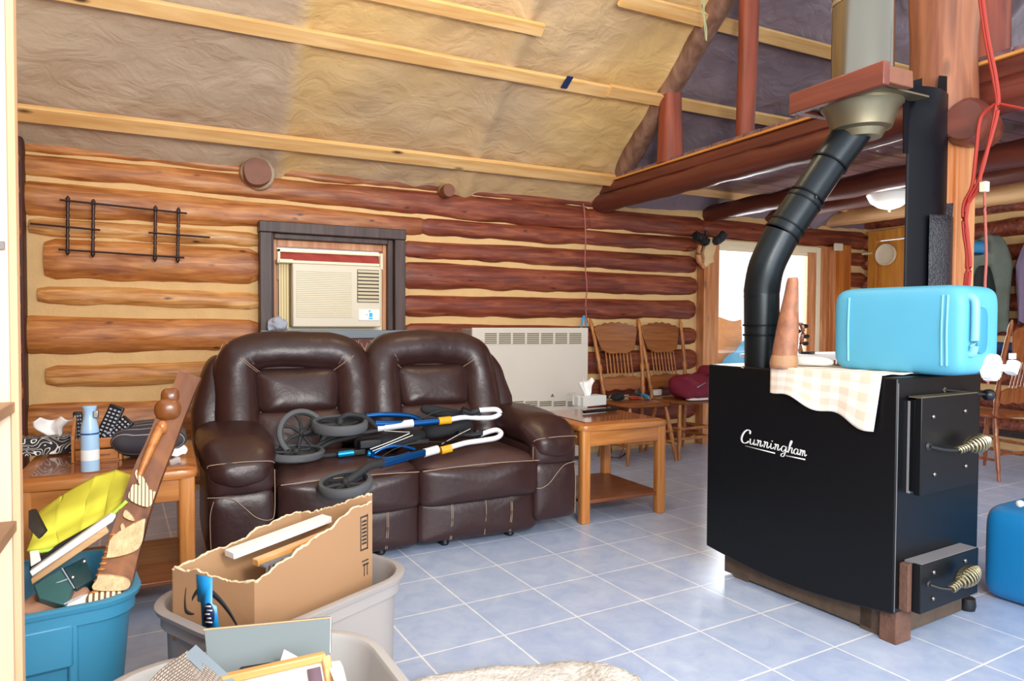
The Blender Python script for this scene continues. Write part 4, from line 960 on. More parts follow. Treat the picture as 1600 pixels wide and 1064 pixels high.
# bag on chair two
bc = on(1075, 612)
bg_ = thing('duffel_bag', 'maroon soft bag slumped on the chair beside the stove', 'bag', (4.3, 4.9, sz))
m = MB().sq((4.32, 4.86, sz+.115), (.27, .17, .115), 2.8, 2.4, 48, 24, fn=lambda q: (q[0], q[1], q[2]*(1-.25*q[0]/.27 if q[0] < 0 else 1)+ .02*math.sin(q[0]*14)))
m.wobble(.035, 7, 4); m.wobble(.012, 20, 2); bb = m.build('bag_body', 'maroon', bg_, ang=180)
m = MB().sq((4.44, 4.84, sz+.23), (.13, .12, .07), 2.2, 2.2, 30, 16); m.wobble(.03, 9, 9); m.build('folded_top', 'maroon', bg_, ang=180)
m = MB().tube(cr([(4.30, 4.72, sz+.22), (4.40, 4.70, sz+.30), (4.52, 4.74, sz+.30), (4.56, 4.80, sz+.2)], 8), .012, 8, fx=1.6, fy=.5); m.build('carry_strap', 'black_fabric', bg_)
m = MB().tube(cr([(4.16, 4.70, sz+.12), (4.19, 4.69, sz+.14), (4.24, 4.69, sz+.16)], 4), .005, 8); m.build('zip_pull', 'steel', bg_)
m = MB().sq((4.25, 4.77, sz+.012), (.15, .05, .014), 3, 2.2, 30, 10); tag(m.build('paper_bundle', 'paper', ang=180), 'white flat paper bundle under the maroon bag', 'paper')
# cables on the floor below the heater
m = thing('power_cable', 'dark and red cables tangled on the floor below the wall furnace', 'cable', (3.4, 4.6, 0))
MB().tube(cr([at(953, 690, 1, 5.0), at(955, 705, 1, 4.9), at(953, 714, 2, .008), at(970, 714, 2, .008), at(982, 703, 1, 5.0)], 8), .006, 8).build('cable', 'black_plastic', m)
MB().tube(cr([at(975, 690, 1, 5.0), at(973, 704, 1, 4.9), at(968, 716, 2, .008), at(982, 706, 2, .01), at(983, 701, 1, 5.0)], 8), .005, 8).build('cable', 'pink_wire', m)

# ================================================================ carved skull mount on the trim
sk = thing('skull_mount', 'pale skull shaped wall mount with short dark horns above the patio door trim', 'wall ornament', at(1110, 390, 1, 5.2))
def S_(x, y, d=5.2): return at(x, y, 1, d)
o = [(1104, 376), (1107, 371), (1113, 370), (1118, 375), (1121, 381), (1118, 392), (1115, 402), (1117, 410), (1110, 412), (1104, 418), (1100, 414), (1102, 404), (1100, 394), (1103, 386)]
pts = [S_(*p) for p in o]; o0 = pts[0]
m = MB().prism([((p-o0).x, (p-o0).z) for p in pts], o0, (1, 0, 0), (0, 0, 1), (0, .05, 0)); m.build('skull', 'bone', sk, bevel=.012, seg=3)
for s_, l in ((-1, [(1106, 380), (1099, 374), (1092, 370), (1086, 368)]), (1, [(1117, 379), (1122, 375), (1127, 371), (1132, 366)])):
    m = MB().tube(cr([S_(a, b, 5.17) for a, b in l], 6), [.030+.007*(i % 3) for i in range(19)], 12); m.wobble(.010, 30, s_); m.build('horn', 'dark_rubber', sk, ang=60)
MB().tube(cr([S_(1094, 384, 5.22), S_(1091, 396, 5.22), S_(1093, 408, 5.22), S_(1100, 418, 5.22)], 5), [.02]*5+[.03]*6+[.02]*5, 10).build('side_piece', 'trimz', sk)
MB().tube([S_(1103, 360, 5.2), S_(1104, 368, 5.2)], .014, 8).build('hanger', 'black_matte', sk)

# ================================================================ stick wall art
wa = thing('wall_art', 'dark stick grid wall hanging on the golden logs upper left', 'wall art', at(185, 358, 1, 5.22))
def Wp(x, y): return at(x, y, 1, 5.22)
for (x0, y0, x1, y1) in [(106, 306, 105.5, 399), (146, 311, 145, 402), (243, 321, 242, 409), (279, 324, 277.5, 411)]:
    a, b = Wp(x0, y0), Wp(x1, y1); n = 24; pts = [a.lerp(b, i/n) for i in range(n+1)]
    rs = [.004 if i in (0, n) else (.013 if i in (1, 2, 8, 16, n-1, n-2) else (.008 if i in (7, 9, 15, 17) else .0105)) for i in range(n+1)]
    MB().tube(pts, rs, 10, up=(0, 1, 0)).build('upright_rod', 'leather', wa)
for (x0, y0, x1, y1) in [(94, 313, 292, 334), (48, 350, 157, 360), (232, 364, 328, 371.5), (92, 390, 288, 403)]:
    MB().tube([Wp(x0, y0)+Vector((0, -.02, 0)), Wp(x1, y1)+Vector((0, -.02, 0))], .0065, 8).build('cross_rod', 'leather', wa)

# ================================================================ wood furnace
SO = Vector((2.40, 1.64, 0)); SA = math.radians(4.35)
stove = thing('wood_furnace', 'large black box wood furnace with white script on its side', 'furnace', SO, SA)
SM = stove.matrix_basis.copy()
def sl(px, py, ax, val):             # sight line into the furnace's own frame
    I = SM.inverted(); o = I@CO; d = (I.to_3x3())@(AF + AR*((px-800)/FPX) - AU*((py-532)/FPX))
    return o + d*((val-o[ax])/d[ax])
SW, SD = .60, .92
m = MB(); n = 24; out = [(0, 1.0), (SD, 1.0)]
out += [(SD*(1-i/n), .122-.040*math.sin(PI*i/n)) for i in range(n+1)]
m.prism(out, (0, 0, 0), (0, 1, 0), (0, 0, 1), (SW, 0, 0)); m.build('jacket', 'black_metal', stove, local=True, bevel=.006, ang=30)
MT['base_dirt_shade'] = mat('base_dirt_shade', '#5b4a3c', .9, bump=.5, bscale=40, var=.5, vscale=12)  # mottled brown dirt, darkened for the shadow under the jacket
MB().b2(.004, .0065, -.0015, .0, .13, .98).build('edge_seam', 'grey_dust', stove, local=True)
MB().b2(.05, .55, .03, .85, .01, .14).build('base_frame', 'base_dirt_shade', stove, local=True, bevel=.004)
for x in (.09, .5):
    for y in (.12, .75): MB().b2(x-.04, x+.04, y-.04, y+.04, 0, .12).build('leg', 'base_dirt_shade', stove, local=True)
MB().b2(.03, .12, -.0, .07, .0, .13).wobble(.01, 14, 1).build('rusty_corner', 'rust', stove, local=True, bevel=.006)
a, b = sl(1419, 628, 1, -.035), sl(1522, 775, 1, -.035)
fx0, fx1 = sl(1437, 700, 1, -.05).x, sl(1524, 700, 1, -.05).x
fz1, fz0 = sl(1437, 622, 1, -.05).z, sl(1437, 775, 1, -.05).z
MB().b2(fx0+.004, fx1-.004, -.03, 0, fz0+.01, fz1-.01).build('door_collar', 'black_metal', stove, local=True, bevel=.003)
dr = MB().b2(fx0, fx1, -.055, -.03, fz0, fz1).build('feed_door', 'black_metal', stove, local=True, bevel=.003)
MB().b2(fx0, fx1, -.054, -.006, fz1-.002, fz1+.003).build('door_dust', 'tarnish', stove, local=True)
gx = sl(1421, 700, 1, -.004).x
MB().b2(gx-.012, gx+.012, -.012, .0, sl(1421, 770, 1, -.006).z, sl(1421, 626, 1, -.006).z).build('gasket_strip', 'grey_dust', stove, local=True, bevel=.002)
def bolts(lst, yy):
    for px, py in lst:
        c = sl(px, py, 1, yy); MB().lathe([(.0085, 0), (.0085, .004), (.005, .008), (0, .009)], (c.x, yy, c.z), (0, -1, 0), 12).build('bolt', 'chrome', stove, local=True)
bolts([(1457.5, 651), (1507, 642), (1459, 741), (1508, 728)], -.055)
def handle(p0, p1, p2):
    o = MB().tube(cr([p0, p0.lerp(p1, .5)+Vector((0, 0, -.004)), p1], 6), .007, 10).lathe([(.016, 0), (.018, .006), (.012, .012), (0, .012)], p0+Vector((0, .01, 0)), (0, -1, 0), 14).build('handle_rod', 'black_matte', stove, local=True)
    d = p2-p1; L = d.length; dn = d.normalized(); x = Vector((0, 0, 1)).cross(dn).normalized(); y = dn.cross(x); N = 220; turns = 13; pts = []
    for i in range(N+1):
        t = i/N; r = .012+.020*max(0, math.sin(PI*min(1, max(0, (t-.30)/.68))))**.8; a = t*turns*2*PI
        pts.append(p1+dn*(L*t)+x*(math.cos(a)*r)+y*(math.sin(a)*r))
    m = MB(); m.tube(pts, .0042, 7, up=(.3, .9, .2)); m.build('spring_grip', 'brass', stove, local=True)
h0 = sl(1453, 698, 1, -.06); h1 = sl(1496, 704, 1, -.10); h2 = sl(1544, 687, 1, -.12)
handle(h0, h1, h2)
h0 = sl(1475, 609, 1, -.0); h1 = sl(1545, 617, 1, -.06)
MB().tube([h0, h1], .006, 10).build('damper_rod', 'black_matte', stove, local=True)
MB().lathe([(.0, -.024), (.014, -.02), (.023, -.008), (.023, .008), (.014, .02), (0, .024)], h1, (1, 0, 0), 20).build('damper_knob', 'black_plastic', stove, local=True)
MB().lathe([(.01, 0), (.01, .004), (0, .004)], h0, (0, -1, 0), 12).build('bolt', 'tarnish', stove, local=True)
ax0 = sl(1437, 920, 1, -.065).x; ax1 = sl(1527, 900, 1, -.065).x; az1 = sl(1437, 884, 1, -.065).z; az0 = max(.02, sl(1437, 960, 1, -.065).z)
MB().b2(ax0-.022, ax1, -.035, 0, az0+.0, az1-.004).build('ash_box', 'rust', stove, local=True, bevel=.003)
MB().b2(ax0, ax1, -.068, -.035, az0, az1).build('ash_door', 'black_metal', stove, local=True, bevel=.003)
MB().b2(ax0+.01, ax1-.01, -.064, -.002, az1-.004, az1+.002).build('ash_dust', 'grey_dust', stove, local=True)
bolts([(1458, 894), (1507, 876), (1457, 935), (1507, 916)], -.068); bolts([(1412, 911)], 0)
h0 = sl(1453, 914, 1, -.07); h1 = sl(1486, 921, 1, -.12); h2 = sl(1527, 889, 1, -.12)
handle(h0, h1, h2)
b_ = sl(1160, 575, 2, 1.0); MB().lathe([(.01, 0), (.01, .004), (.004, .01), (0, .01)], (b_.x, min(b_.y, .85), 1.0), (0, 0, 1), 12).build('bolt', 'chrome', stove, local=True)
MB().tube(cr([(SW, .25, .42), (SW+.06, .2, .38), (SW+.08, .2, .30), (SW+.03, .22, .27), (SW, .25, .26)], 8), .006, 8).build('side_lever', 'tarnish', stove, local=True)
MB().b2(SW-.002, SW+.03, .15, .4, .2, .5).build('side_box', 'black_matte', stove, local=True, bevel=.004)
MB().lathe([(.03, 0), (.034, .02), (.03, .05), (0, .05)], (SW+.01, .04, .0)).build('leg', 'black_matte', stove, local=True)
# lettering on the side, drawn as brush strokes: Cunningham
def script(strokes, u0, scale, fn):
    for st_, w in strokes:
        pts2 = [Vector((x, y, 0)) for x, y in st_]; c_ = cr(pts2, 6); m = MB()
        for a, b in zip(c_, c_[1:]): pass
        L = []; Rr = []
        for i, p in enumerate(c_):
            t = (c_[min(i+1, len(c_)-1)]-c_[max(i-1, 0)]); 
            if t.length < 1e-6: t = Vector((1, 0, 0))
            t.normalize(); nrm = Vector((-t.y, t.x, 0)); k = w*(.45+.75*abs(t.y))
            L.append(fn(p+nrm*k)); Rr.append(fn(p-nrm*k))
        vs = L+Rr; n = len(c_); m.add(vs, [(i, i+1, n+i+1, n+i) for i in range(n-1)]); yield m
# layout in photo units along the side face
LB, RB = (1156, 690), (1257, 711)
def letter_fn(p):                    # p.x 0..10.6 letters, p.y 0..2 (x height 1)
    px = 1157+p.x*9.55; base = 691+ (px-1157)*.222
    q = sl(px, base-p.y*9.2, 0, -.004); return Vector((-.0015, q.y, q.z))
def N_(x): return [([(x, .9), (x+.18, 1.0), (x+.12, .5), (x, .0)], .075), ([(x+.05, .25), (x+.35, .9), (x+.6, .95), (x+.52, .4), (x+.5, .05), (x+.72, .08), (x+.95, .4)], .075)]
def U_(x): return [([(x, .95), (x-.05, .4), (x+.02, .05), (x+.3, .1), (x+.55, .5), (x+.68, .95)], .075), ([(x+.68, .95), (x+.55, .4), (x+.6, .05), (x+.8, .1), (x+.95, .35)], .075)]
st = [([(1.45, 1.75), (1.5, 2.2), (1.15, 2.35), (.6, 1.9), (.2, 1.1), (.1, .4), (.4, .0), (.9, .1), (1.3, .45)], .12)]
st += U_(1.55) + N_(2.65) + N_(3.75)
st += [([(4.95, .95), (4.85, .35), (4.95, .05), (5.2, .15), (5.4, .4)], .075), ([(5.08, 1.3), (5.12, 1.42)], .09)]
st += N_(5.5)
st += [([(7.35, .85), (7.0, .98), (6.65, .6), (6.65, .1), (6.95, .05), (7.3, .5), (7.45, .95)], .075), ([(7.45, .95), (7.3, .1), (7.0, -.75), (6.6, -.85), (6.6, -.5), (7.2, -.1), (7.7, .3)], .07)]
st += [([(7.7, .3), (8.1, 1.3), (8.35, 2.0), (8.2, 2.1), (7.95, 1.3), (7.7, .0)], .075), ([(7.8, .3), (8.05, .85), (8.35, .95), (8.3, .4), (8.3, .05), (8.5, .1), (8.65, .35)], .075)]
st += [([(9.3, .85), (9.05, .98), (8.7, .6), (8.7, .1), (9.0, .05), (9.25, .5), (9.35, .95)], .075), ([(9.35, .95), (9.25, .2), (9.35, .03), (9.6, .3)], .075)]
st += [([(9.65, .9), (9.78, .98), (9.72, .5), (9.65, 0)], .07), ([(9.7, .25), (9.9, .85), (10.08, .95), (10.08, .5), (10.02, 0)], .07), ([(10.05, .25), (10.25, .85), (10.42, .95), (10.42, .4), (10.45, .05), (10.6, .15), (10.75, .35)], .07)]
allm = MB()
for m in script(st, 0, 1, letter_fn):
    m.bm.verts.index_update()
    mp = {}
    for v in m.bm.verts: mp[v.index] = allm.bm.verts.new(v.co)
    for f in m.bm.faces: allm.bm.faces.new([mp[v.index] for v in f.verts])
    m.bm.free()
def ul(p): 
    px = 1162+p.x*9.1; return letter_fn(Vector(((px-1157)/9.55, p.y, 0)))
allm.add([ul(Vector((.2, -.42, 0))), ul(Vector((5.3, -.5, 0))), ul(Vector((5.3, -.68, 0))), ul(Vector((.2, -.5, 0)))], [(0, 1, 2, 3)])
allm.add([ul(Vector((7.2, -.5, 0))), ul(Vector((10.5, -.42, 0))), ul(Vector((10.5, -.62, 0))), ul(Vector((7.2, -.68, 0)))], [(0, 1, 2, 3)])
allm.build('script_lettering', 'white', stove, local=True, ang=180, solid=.0008)

# ---- stove pipe
pb = Vector((2.48, 2.35, 1.0))
p1 = at(1190, 455, 1, 2.35); p1b = at(1198, 415, 1, 2.33); p2 = at(1222, 365, 1, 2.29); p3 = at(1300, 250, 1, 2.19); p4 = at(1333, 205, 1, 2.14); p5 = at(1343, 180, 1, 2.12)
sp_ = thing('stove_pipe', 'black stovepipe bending up from the furnace to the roof collar', 'pipe', pb)
pb = at(1190, 571, 1, 2.35); pb.z = 1.0
PR = .076
MB().tube([pb, p1.lerp(pb, .42)], PR, 32).build('lower_section', 'pipe', sp_)
MB().tube([pb.lerp(p1, .55), p1], PR*1.025, 32).build('coupling', 'pipe', sp_)
bend = cr([p1.lerp(pb, .06), p1, p1b, p2], 5); MB().tube(bend, PR*1.04, 32).build('elbow', 'pipe', sp_)
MB().tube([p2, p2.lerp(p3, .45)], PR*1.06, 32).build('oblique_section', 'pipe', sp_)
MB().tube([p2.lerp(p3, .42), p3], PR*1.0, 32).build('oblique_section', 'pipe', sp_)
MB().tube(cr([p3.lerp(p2, .05), p3, p4, p5, p5+Vector((0, 0, .08))], 5), PR*1.06, 32).build('elbow', 'pipe', sp_)
def ringat(a, b, t, r): 
    c = a.lerp(b, t); d = (b-a).normalized(); return MB().tube([c-d*.004, c+d*.004], r, 32)
for (a, b, t) in [(pb, p1, .42), (pb, p1, .55), (p2, p3, .0), (p2, p3, .1), (p2, p3, .42), (p2, p3, .5), (p2, p3, .95)]:
    ringat(a, b, t, PR*1.1).build('crimp_ring', 'shield', sp_)
for k in range(3):
    MB().lathe([(.006, 0), (.006, .004), (0, .005)], p2.lerp(p3, .46)+Vector((-.02+.03*k, -.076+.01*k, .0)), (0, -1, 0), 8).build('screw', 'chrome', sp_)
# ---- insulated chimney, collar of boards, support cone
cc = at(1348, 60, 1, 2.11)
chx, chy = cc.x, 2.11
chm = thing('chimney_pipe', 'shiny metal insulated chimney pipe rising to the roof', 'chimney', (chx, chy, 2.2))
MB().lathe([(.128, 0), (.128, 2.3), (.12, 2.3), (.12, .01), (.0, .01)], (chx, chy, 2.2), (0, 0, 1), 40).build('outer_pipe', 'chrome', chm)
MB().lathe([(.131, 0), (.131, .02), (.0, .02)], (chx, chy, 2.62), (0, 0, 1), 40).build('joint_band', 'steel', chm)
MB().tube([at(1393, 100, 1, 2.0), at(1396, -40, 1, 2.0)], .006, 8).build('support_rod', 'steel', chm)
cone = MB().lathe([(.085, -.14), (.10, -.11), (.125, -.10), (.15, -.02), (.17, .0), (.17, .02), (.0, .02)], (chx, chy, 2.17), (0, 0, 1), 36); cone.build('support_cone', 'tarnish', chm)
MB().box((chx, chy, 2.185), (.34, .40, .008), Matrix.Rotation(0, 3, 'Z')).build('support_plate', 'tarnish', chm)
cf = thing('chimney_collar', 'red brown board frame hanging around the chimney at loft level', 'frame', (chx, chy, 2.2))
ca = [at(1237, 181, 0, chx-.20), at(1386, 125, 0, chx-.20)]
zc = ca[0].z
yn = at(1386, 110, 0, chx-.20).y
MB().b2(chx-.22, chx-.18, yn, ca[0].y, 2.16, 2.255).build('side_board', 'beam', cf, bevel=.004)
MB().b2(chx-.179, chx+.10, ca[0].y-.045, ca[0].y-.004, 2.165, 2.25).build('end_board', 'beam', cf, bevel=.004)
MB().b2(chx-.178, chx-.02, yn+.01, yn+.05, 2.175, 2.245).wobble(.012, 20, 2).build('broken_board', 'butt', cf, bevel=.004)

# ---- heat shields on the post
def sheetpx(l, y, name, m, par, th=.004):
    pts = [at(a, b, 1, y) for a, b in l]; o0 = pts[0]
    return MB().prism([((p-o0).x, (p-o0).z) for p in pts], o0, (1, 0, 0), (0, 0, 1), (0, th, 0)).build(name, m, par)
hs = thing('heat_shield', 'tall black metal heat shield strip standing in front of the post', 'heat shield', at(1445, 445, 1, 1.985))
def shieldf(pxl, pxr, pyt, pyb, y, r, zb=.0):
    a, b = at(pxl, pyb, 1, y), at(pxr, pyb, 1, y); t = at(pxl, pyt, 1, y)
    def f(u, v): return Vector((a.x+(b.x-a.x)*u, y-r*math.sin(PI*u), zb+(t.z-zb)*v))
    return f
o = MB().grid(shieldf(1412, 1476, 132, 445, 1.985, .04), 24, 8).build('curved_sheet', 'shield', hs, solid=.003)
sheetpx([(1412, 130), (1441, 122), (1441, 146), (1452, 146), (1453, 139), (1466, 138), (1468, 118), (1480, 119), (1478, 240), (1412, 240)], 1.98, 'notched_top', 'shield', hs)
hs2 = thing('embossed_strip', 'short black pebbled metal strip on the post above the blue jug', 'heat shield', at(1470, 445, 1, 1.90))
MT['embossed'] = mat('embossed', '#24252c', .3, bump=1.0, bscale=110, spec=.7)
MB().grid(shieldf(1450, 1487, 335, 445, 1.935, .02, 1.1), 16, 8).build('strip', 'embossed', hs2, solid=.003)
sheetpx([(1480, 318), (1490, 317), (1488, 342), (1482, 442), (1474, 442), (1476, 340)], 1.935, 'edge_tab', 'embossed', hs2)

# ================================================================ things on the furnace
zs = 1.0
# checked cloth: lies on the top and hangs over the left side
def s2w(p): return SM@Vector(p)
ya, yc = sl(1200, 575, 0, 0.0).y, sl(1388, 588, 0, 0.0).y
ya = min(ya, .62)
def clothf(u, v):                     # u along the stove from the front, v from the hanging hem over the edge to the top
    y = yc + .02 + (ya-yc-.04)*u
    if v < .5:
        t = 1-v/.5; drop = (.21-.115*u+.012*math.sin(u*14))
        return s2w((-.008-.010*math.sin(u*9+1)*t-.006*t, y+(.02*t*(1-u)), 1.004 - drop*t))
    t = (v-.5)/.5; return s2w((-.008+.33*t, y + .03*math.sin(t*3)*(u-.5), 1.006+.004*math.sin(u*17+t*9)**2))
tag(MB().grid(clothf, 50, 40, uv=True).build('checked_cloth', 'checked', solid=.003, ang=180), 'beige and white checked cloth draped over the furnace side', 'cloth')
# towel roll behind
c = at(1272, 566, 2, 1.03)
m = MB().sq(s2w((.17, .50, 1.035)), (.05, .12, .022), 3, 2.4, 30, 14, rot=Matrix.Rotation(SA, 3, 'Z')); m.wobble(.006, 12, 1)
tag(m.build('folded_towel', 'paper', ang=180), 'white folded towel lying beside the blue jug', 'towel')
# stitched cone
co = thing('stitched_cone', 'tall brown patchwork cone stitched with pale thread on the furnace', 'cone', s2w((.1, .55, zs)))
def K(px, py): return at(px, py, 1, 2.15)
kb, kt = K(1224, 572), K(1239, 434)
kb = Vector((kb.x, kb.y, 1.007))
d = kt-kb
rr = [(.056, 0), (.056, .05), (.052, .07), (.051, .1), (.050, .25), (.045, .45), (.036, .65), (.029, .8), (.024, .95), (.022, 1.0), (0, 1.0)]
MB().lathe([(r, h*d.length) for r, h in rr], kb, d, 28).wobble(.004, 18, 1).build('body', 'cone', co, ang=60)
for k, (h, r) in enumerate([(.02, .0565)]):
    MB().lathe([(r, h*d.length), (r+.002, h*d.length+.01), (r-.001, (h+.11)*d.length-.01), (r-.004, (h+.12)*d.length)], kb, d, 28).wobble(.003, 18, 1).build('pale_patch', 'cone_pale', co, ang=60)
s = MB(); xx = d.normalized().orthogonal().normalized(); yy = d.normalized().cross(xx)
for k in range(40):
    t = k/40; r = .056-.034*t; a = -1.9+.35*math.sin(t*7)
    c = kb+d*t; e1 = xx*math.cos(a)+yy*math.sin(a); e2 = xx*math.cos(a+.25)+yy*math.sin(a+.25)
    s.tube([c+e1*(r+.001), c+e2*(r+.001)+d*.012], .0013, 5)
s.build('stitching', 'thread', co)
# jug lying on its side: local frame along the stove
jg = thing('water_jug', 'light blue plastic water container lying on the furnace', 'water container', s2w((.22, .2, zs)))
J0 = at(1297, 578, 2, zs+.0); 
jl = lambda px, py: sl(px, py, 0, .14)
ju0, ju1 = jl(1298, 520).y, jl(1505, 520).y
jz0, jz1 = 1.006, jl(1400, 447).z
jx0, jx1 = .14, .42
cy = (ju0+ju1)/2; hy = (ju0-ju1)/2
m = MB().sq((0, 0, 0), ((jx1-jx0)/2, hy, (jz1-jz0)/2), 7, 9, 56, 30, fn=lambda q: s2w((q[0]+(jx0+jx1)/2, q[1]+cy, q[2]+(jz0+jz1)/2)))
jb = m.build('body', 'jug', jg, ang=180)
JW = [(jl(1322, 500).y, None), (jl(1475, 500).y, None)]
r_ = MB()
for yv in (jl(1326, 500).y, jl(1472, 500).y, jl(1480, 500).y):
    r_.tube(cr([s2w((jx0+.002, yv, jz0+.04)), s2w((jx0-.003, yv, (jz0+jz1)/2)), s2w((jx0+.002, yv, jz1-.04))], 5), .004, 8)
yv1, yv2 = jl(1326, 500).y, jl(1472, 500).y
child(r_, 'ribs', 'jug_rib', jb)
yh = jl(1496, 500).y
rcs = [s2w((jx0-.004, jl(1492, 475).y, jl(1492, 475).z)), s2w((jx0-.006, jl(1508, 472).y, jl(1508, 472).z)), s2w((jx0-.006, jl(1510, 480).y, jl(1510, 480).z)), s2w((jx0-.004, jl(1509, 520).y, jl(1509, 520).z)), s2w((jx0-.004, jl(1494, 528).y, jl(1494, 528).z))]
# end face (towards the camera right) carries handle recess and spout
E0 = ju1
ef = lambda px, py: sl(px, py, 1, E0-.004)
q = [ef(1506, 476), ef(1512, 530)]
hr = MB(); hr.tube(cr([s2w((jx0+.05, E0+.01, jz1-.045)), s2w((jx0+.05, E0-.012, jz1-.06)), s2w((jx0+.05, E0-.016, jz1-.12)), s2w((jx0+.05, E0-.012, jz0+.10)), s2w((jx0+.05, E0+.01, jz0+.085))], 6), .014, 12)
hr.build('handle', 'jug_rib', jg)
o = MB().sq((0, 0, 0), (.035, .012, .085), 4, 3, 30, 10, fn=lambda p: s2w((p[0]+jx0+.115, p[1]+E0-.004, p[2]+jz0+.17))).build('handle_recess', 'jug_in', jg)
MB().b2(0, .06, 0, .03, 0, .02)
cpc = at(1508, 572, 1, 1.60); cdir = Vector((-.25, -.97, .0)).normalized()
cpl = SM.inverted()@cpc
sc_ = s2w((cpl.x, E0+.012, cpl.z)); cd = (s2w((cpl.x, E0-1, cpl.z))-s2w((cpl.x, E0, cpl.z))).normalized()
cap = MB().lathe([(.05, 0), (.05, .02), (.046, .035), (.03, .04), (.0, .04)], sc_, cd, 32)
for i in range(20):
    a = 2*PI*i/20; x = cd.orthogonal().normalized(); y = cd.cross(x); cap.tube([sc_+(x*math.cos(a)+y*math.sin(a))*.049+cd*.002, sc_+(x*math.cos(a)+y*math.sin(a))*.046+cd*.034], .004, 6)
cap.build('cap', 'cap', jg)
s0 = sc_+cd*.03; s1 = s0+cd*.045+Vector((.02, 0, 0))
sp2 = MB().tube([s0, s1], .014, 14).lathe([(.019, -.02), (.021, -.018), (.021, .025), (.017, .028), (0, .028)], s1, (.5, 0, 1), 18).box(s1+Vector((0, 0, .045)), (.03, .01, .02)); sp2.build('spigot', 'cap', jg)

# ================================================================ bookcase at the left edge
bk = thing('bookcase', 'pale open bookcase cut off at the left edge of the view', 'bookcase', (-.45, 1.3, 0))
MB().b2(-.75, -.262, 1.585, 1.605, 0, 2.15).build('side_panel', 'cream_panel', bk)
MB().b2(-.262, -.25, 1.58, 1.608, 0, 2.15).build('front_edge', 'cab_edge', bk)
MB().b2(-.75, -.735, .65, 1.585, 0, 2.15).build('back_panel', 'cream_panel', bk)
for z in (.80, 1.025): MB().b2(-.735, -.256, .67, 1.583, z, z+.02).build('shelf', 'shelf_top', bk, bevel=.002)
MB().b2(-.75, -.25, .65, .67, 0, 2.15).build('side_panel', 'cream_panel', bk)
for z in (.05, 2.13): MB().b2(-.735, -.256, .67, 1.583, z, z+.02).build('shelf', 'cream_panel', bk)
c = at(3, 382, 1, 1.58); MB().b2(c.x-.03, c.x+.004, 1.575, 1.586, c.z-.009, c.z+.006).build('shelf_clip', 'grey_dust', bk)

# ================================================================ on the left end table
zl = .6012
def L_(px, py): return at(px, py, 2, zl)
def sit(px, py): p = L_(px, py); return p
tbx = thing('tissue_box', 'black tissue box with white squiggles on the left end table', 'tissue box', sit(72, 715))
c = sit(76, 712); c.y += .04
MB().box(c+Vector((0, 0, .045)), (.22, .115, .075), Matrix.Rotation(.1, 3, 'Z')).build('box', 'squiggle', tbx, bevel=.003)
MB().grid(tis(c.x+.01, c.y, zl+.084, .085, .15, 2), 24, 12).build('tissue', 'white', tbx, solid=.002)
# wooden caddy
cd_ = thing('wooden_caddy', 'small honey wood caddy with a sloped front drawer holding remotes', 'caddy', sit(150, 712))
c = sit(148, 722); cx, cy_ = c.x, c.y+.06
x0, x1 = cx-.085, cx+.10; y0_, y1_ = cy_-.05, cy_+.08
m = MB(); m.prism([(0, 0), (.13, 0), (.13, .20), (.105, .20), (0, .10)], (x0, y0_, zl), (0, 1, 0), (0, 0, 1), (.012, 0, 0)); m.build('side_board', 'oakz', cd_, bevel=.002)
m = MB(); m.prism([(0, 0), (.13, 0), (.13, .13), (.105, .15), (0, .10)], (x1-.012, y0_, zl), (0, 1, 0), (0, 0, 1), (.012, 0, 0)); m.build('side_board', 'oakz', cd_, bevel=.002)
MB().b2(x0+.012, x1-.012, y1_-.012, y1_, zl, zl+.15).build('back_board', 'oakz', cd_, bevel=.002)
dw = MB().b2(x0+.014, x1-.014, y0_-.006, y0_+.008, zl+.008, zl+.05).build('drawer_front', 'oak', cd_, bevel=.003)
child(MB().b2((x0+x1)/2+.01, (x0+x1)/2+.05, y0_-.011, y0_-.005, zl+.026, zl+.032), 'drawer_pull', 'oakdark', dw)
MB().b2(x0+.012, x1-.012, y0_, y0_+.01, zl+.056, zl+.098).build('front_board', 'oak', cd_, bevel=.003)
MB().b2(x0+.012, x1-.012, y0_, y1_, zl, zl+.008).build('floor_board', 'oak', cd_)
def remote(a, b, w, lab):
    t = thing('remote_control', lab, 'remote', a); a, b = Vector(a), Vector(b); d = b-a; up = Vector((0, -.85, .5))
    MB().bar(a, b, w, .018, up=up).build('body', 'black_plastic', t, bevel=.006)
    dn = d.normalized(); x = up.cross(dn).normalized(); n_ = dn.cross(x)
    if n_.y > 0: n_ = -n_
    m = MB(); k = int(d.length/.016); R = Matrix((x, n_, dn)).transposed()
    for i in range(1, k):
        for j in (-1, 0, 1): m.box(a+dn*(i*.016)+x*(j*w*.28)+n_*.0095, (w*.16, .003, .007), R)
    m.build('buttons', 'grey_rag', t)
yv = (y0_+y1_)/2
Q = lambda px, py, y=yv: at(px, py, 1, y)
remote(Q(158, 690), Q(184, 634), .062, 'widest black remote leaning up out of the wooden caddy')
remote(Q(160, 694, yv-.01), Q(202, 655, yv-.01), .058, 'lower black remote leaning right out of the wooden caddy')
remote(Q(125, 690, yv+.03), Q(121, 643, yv+.03), .035, 'grey black remote standing behind the blue spray bottle')
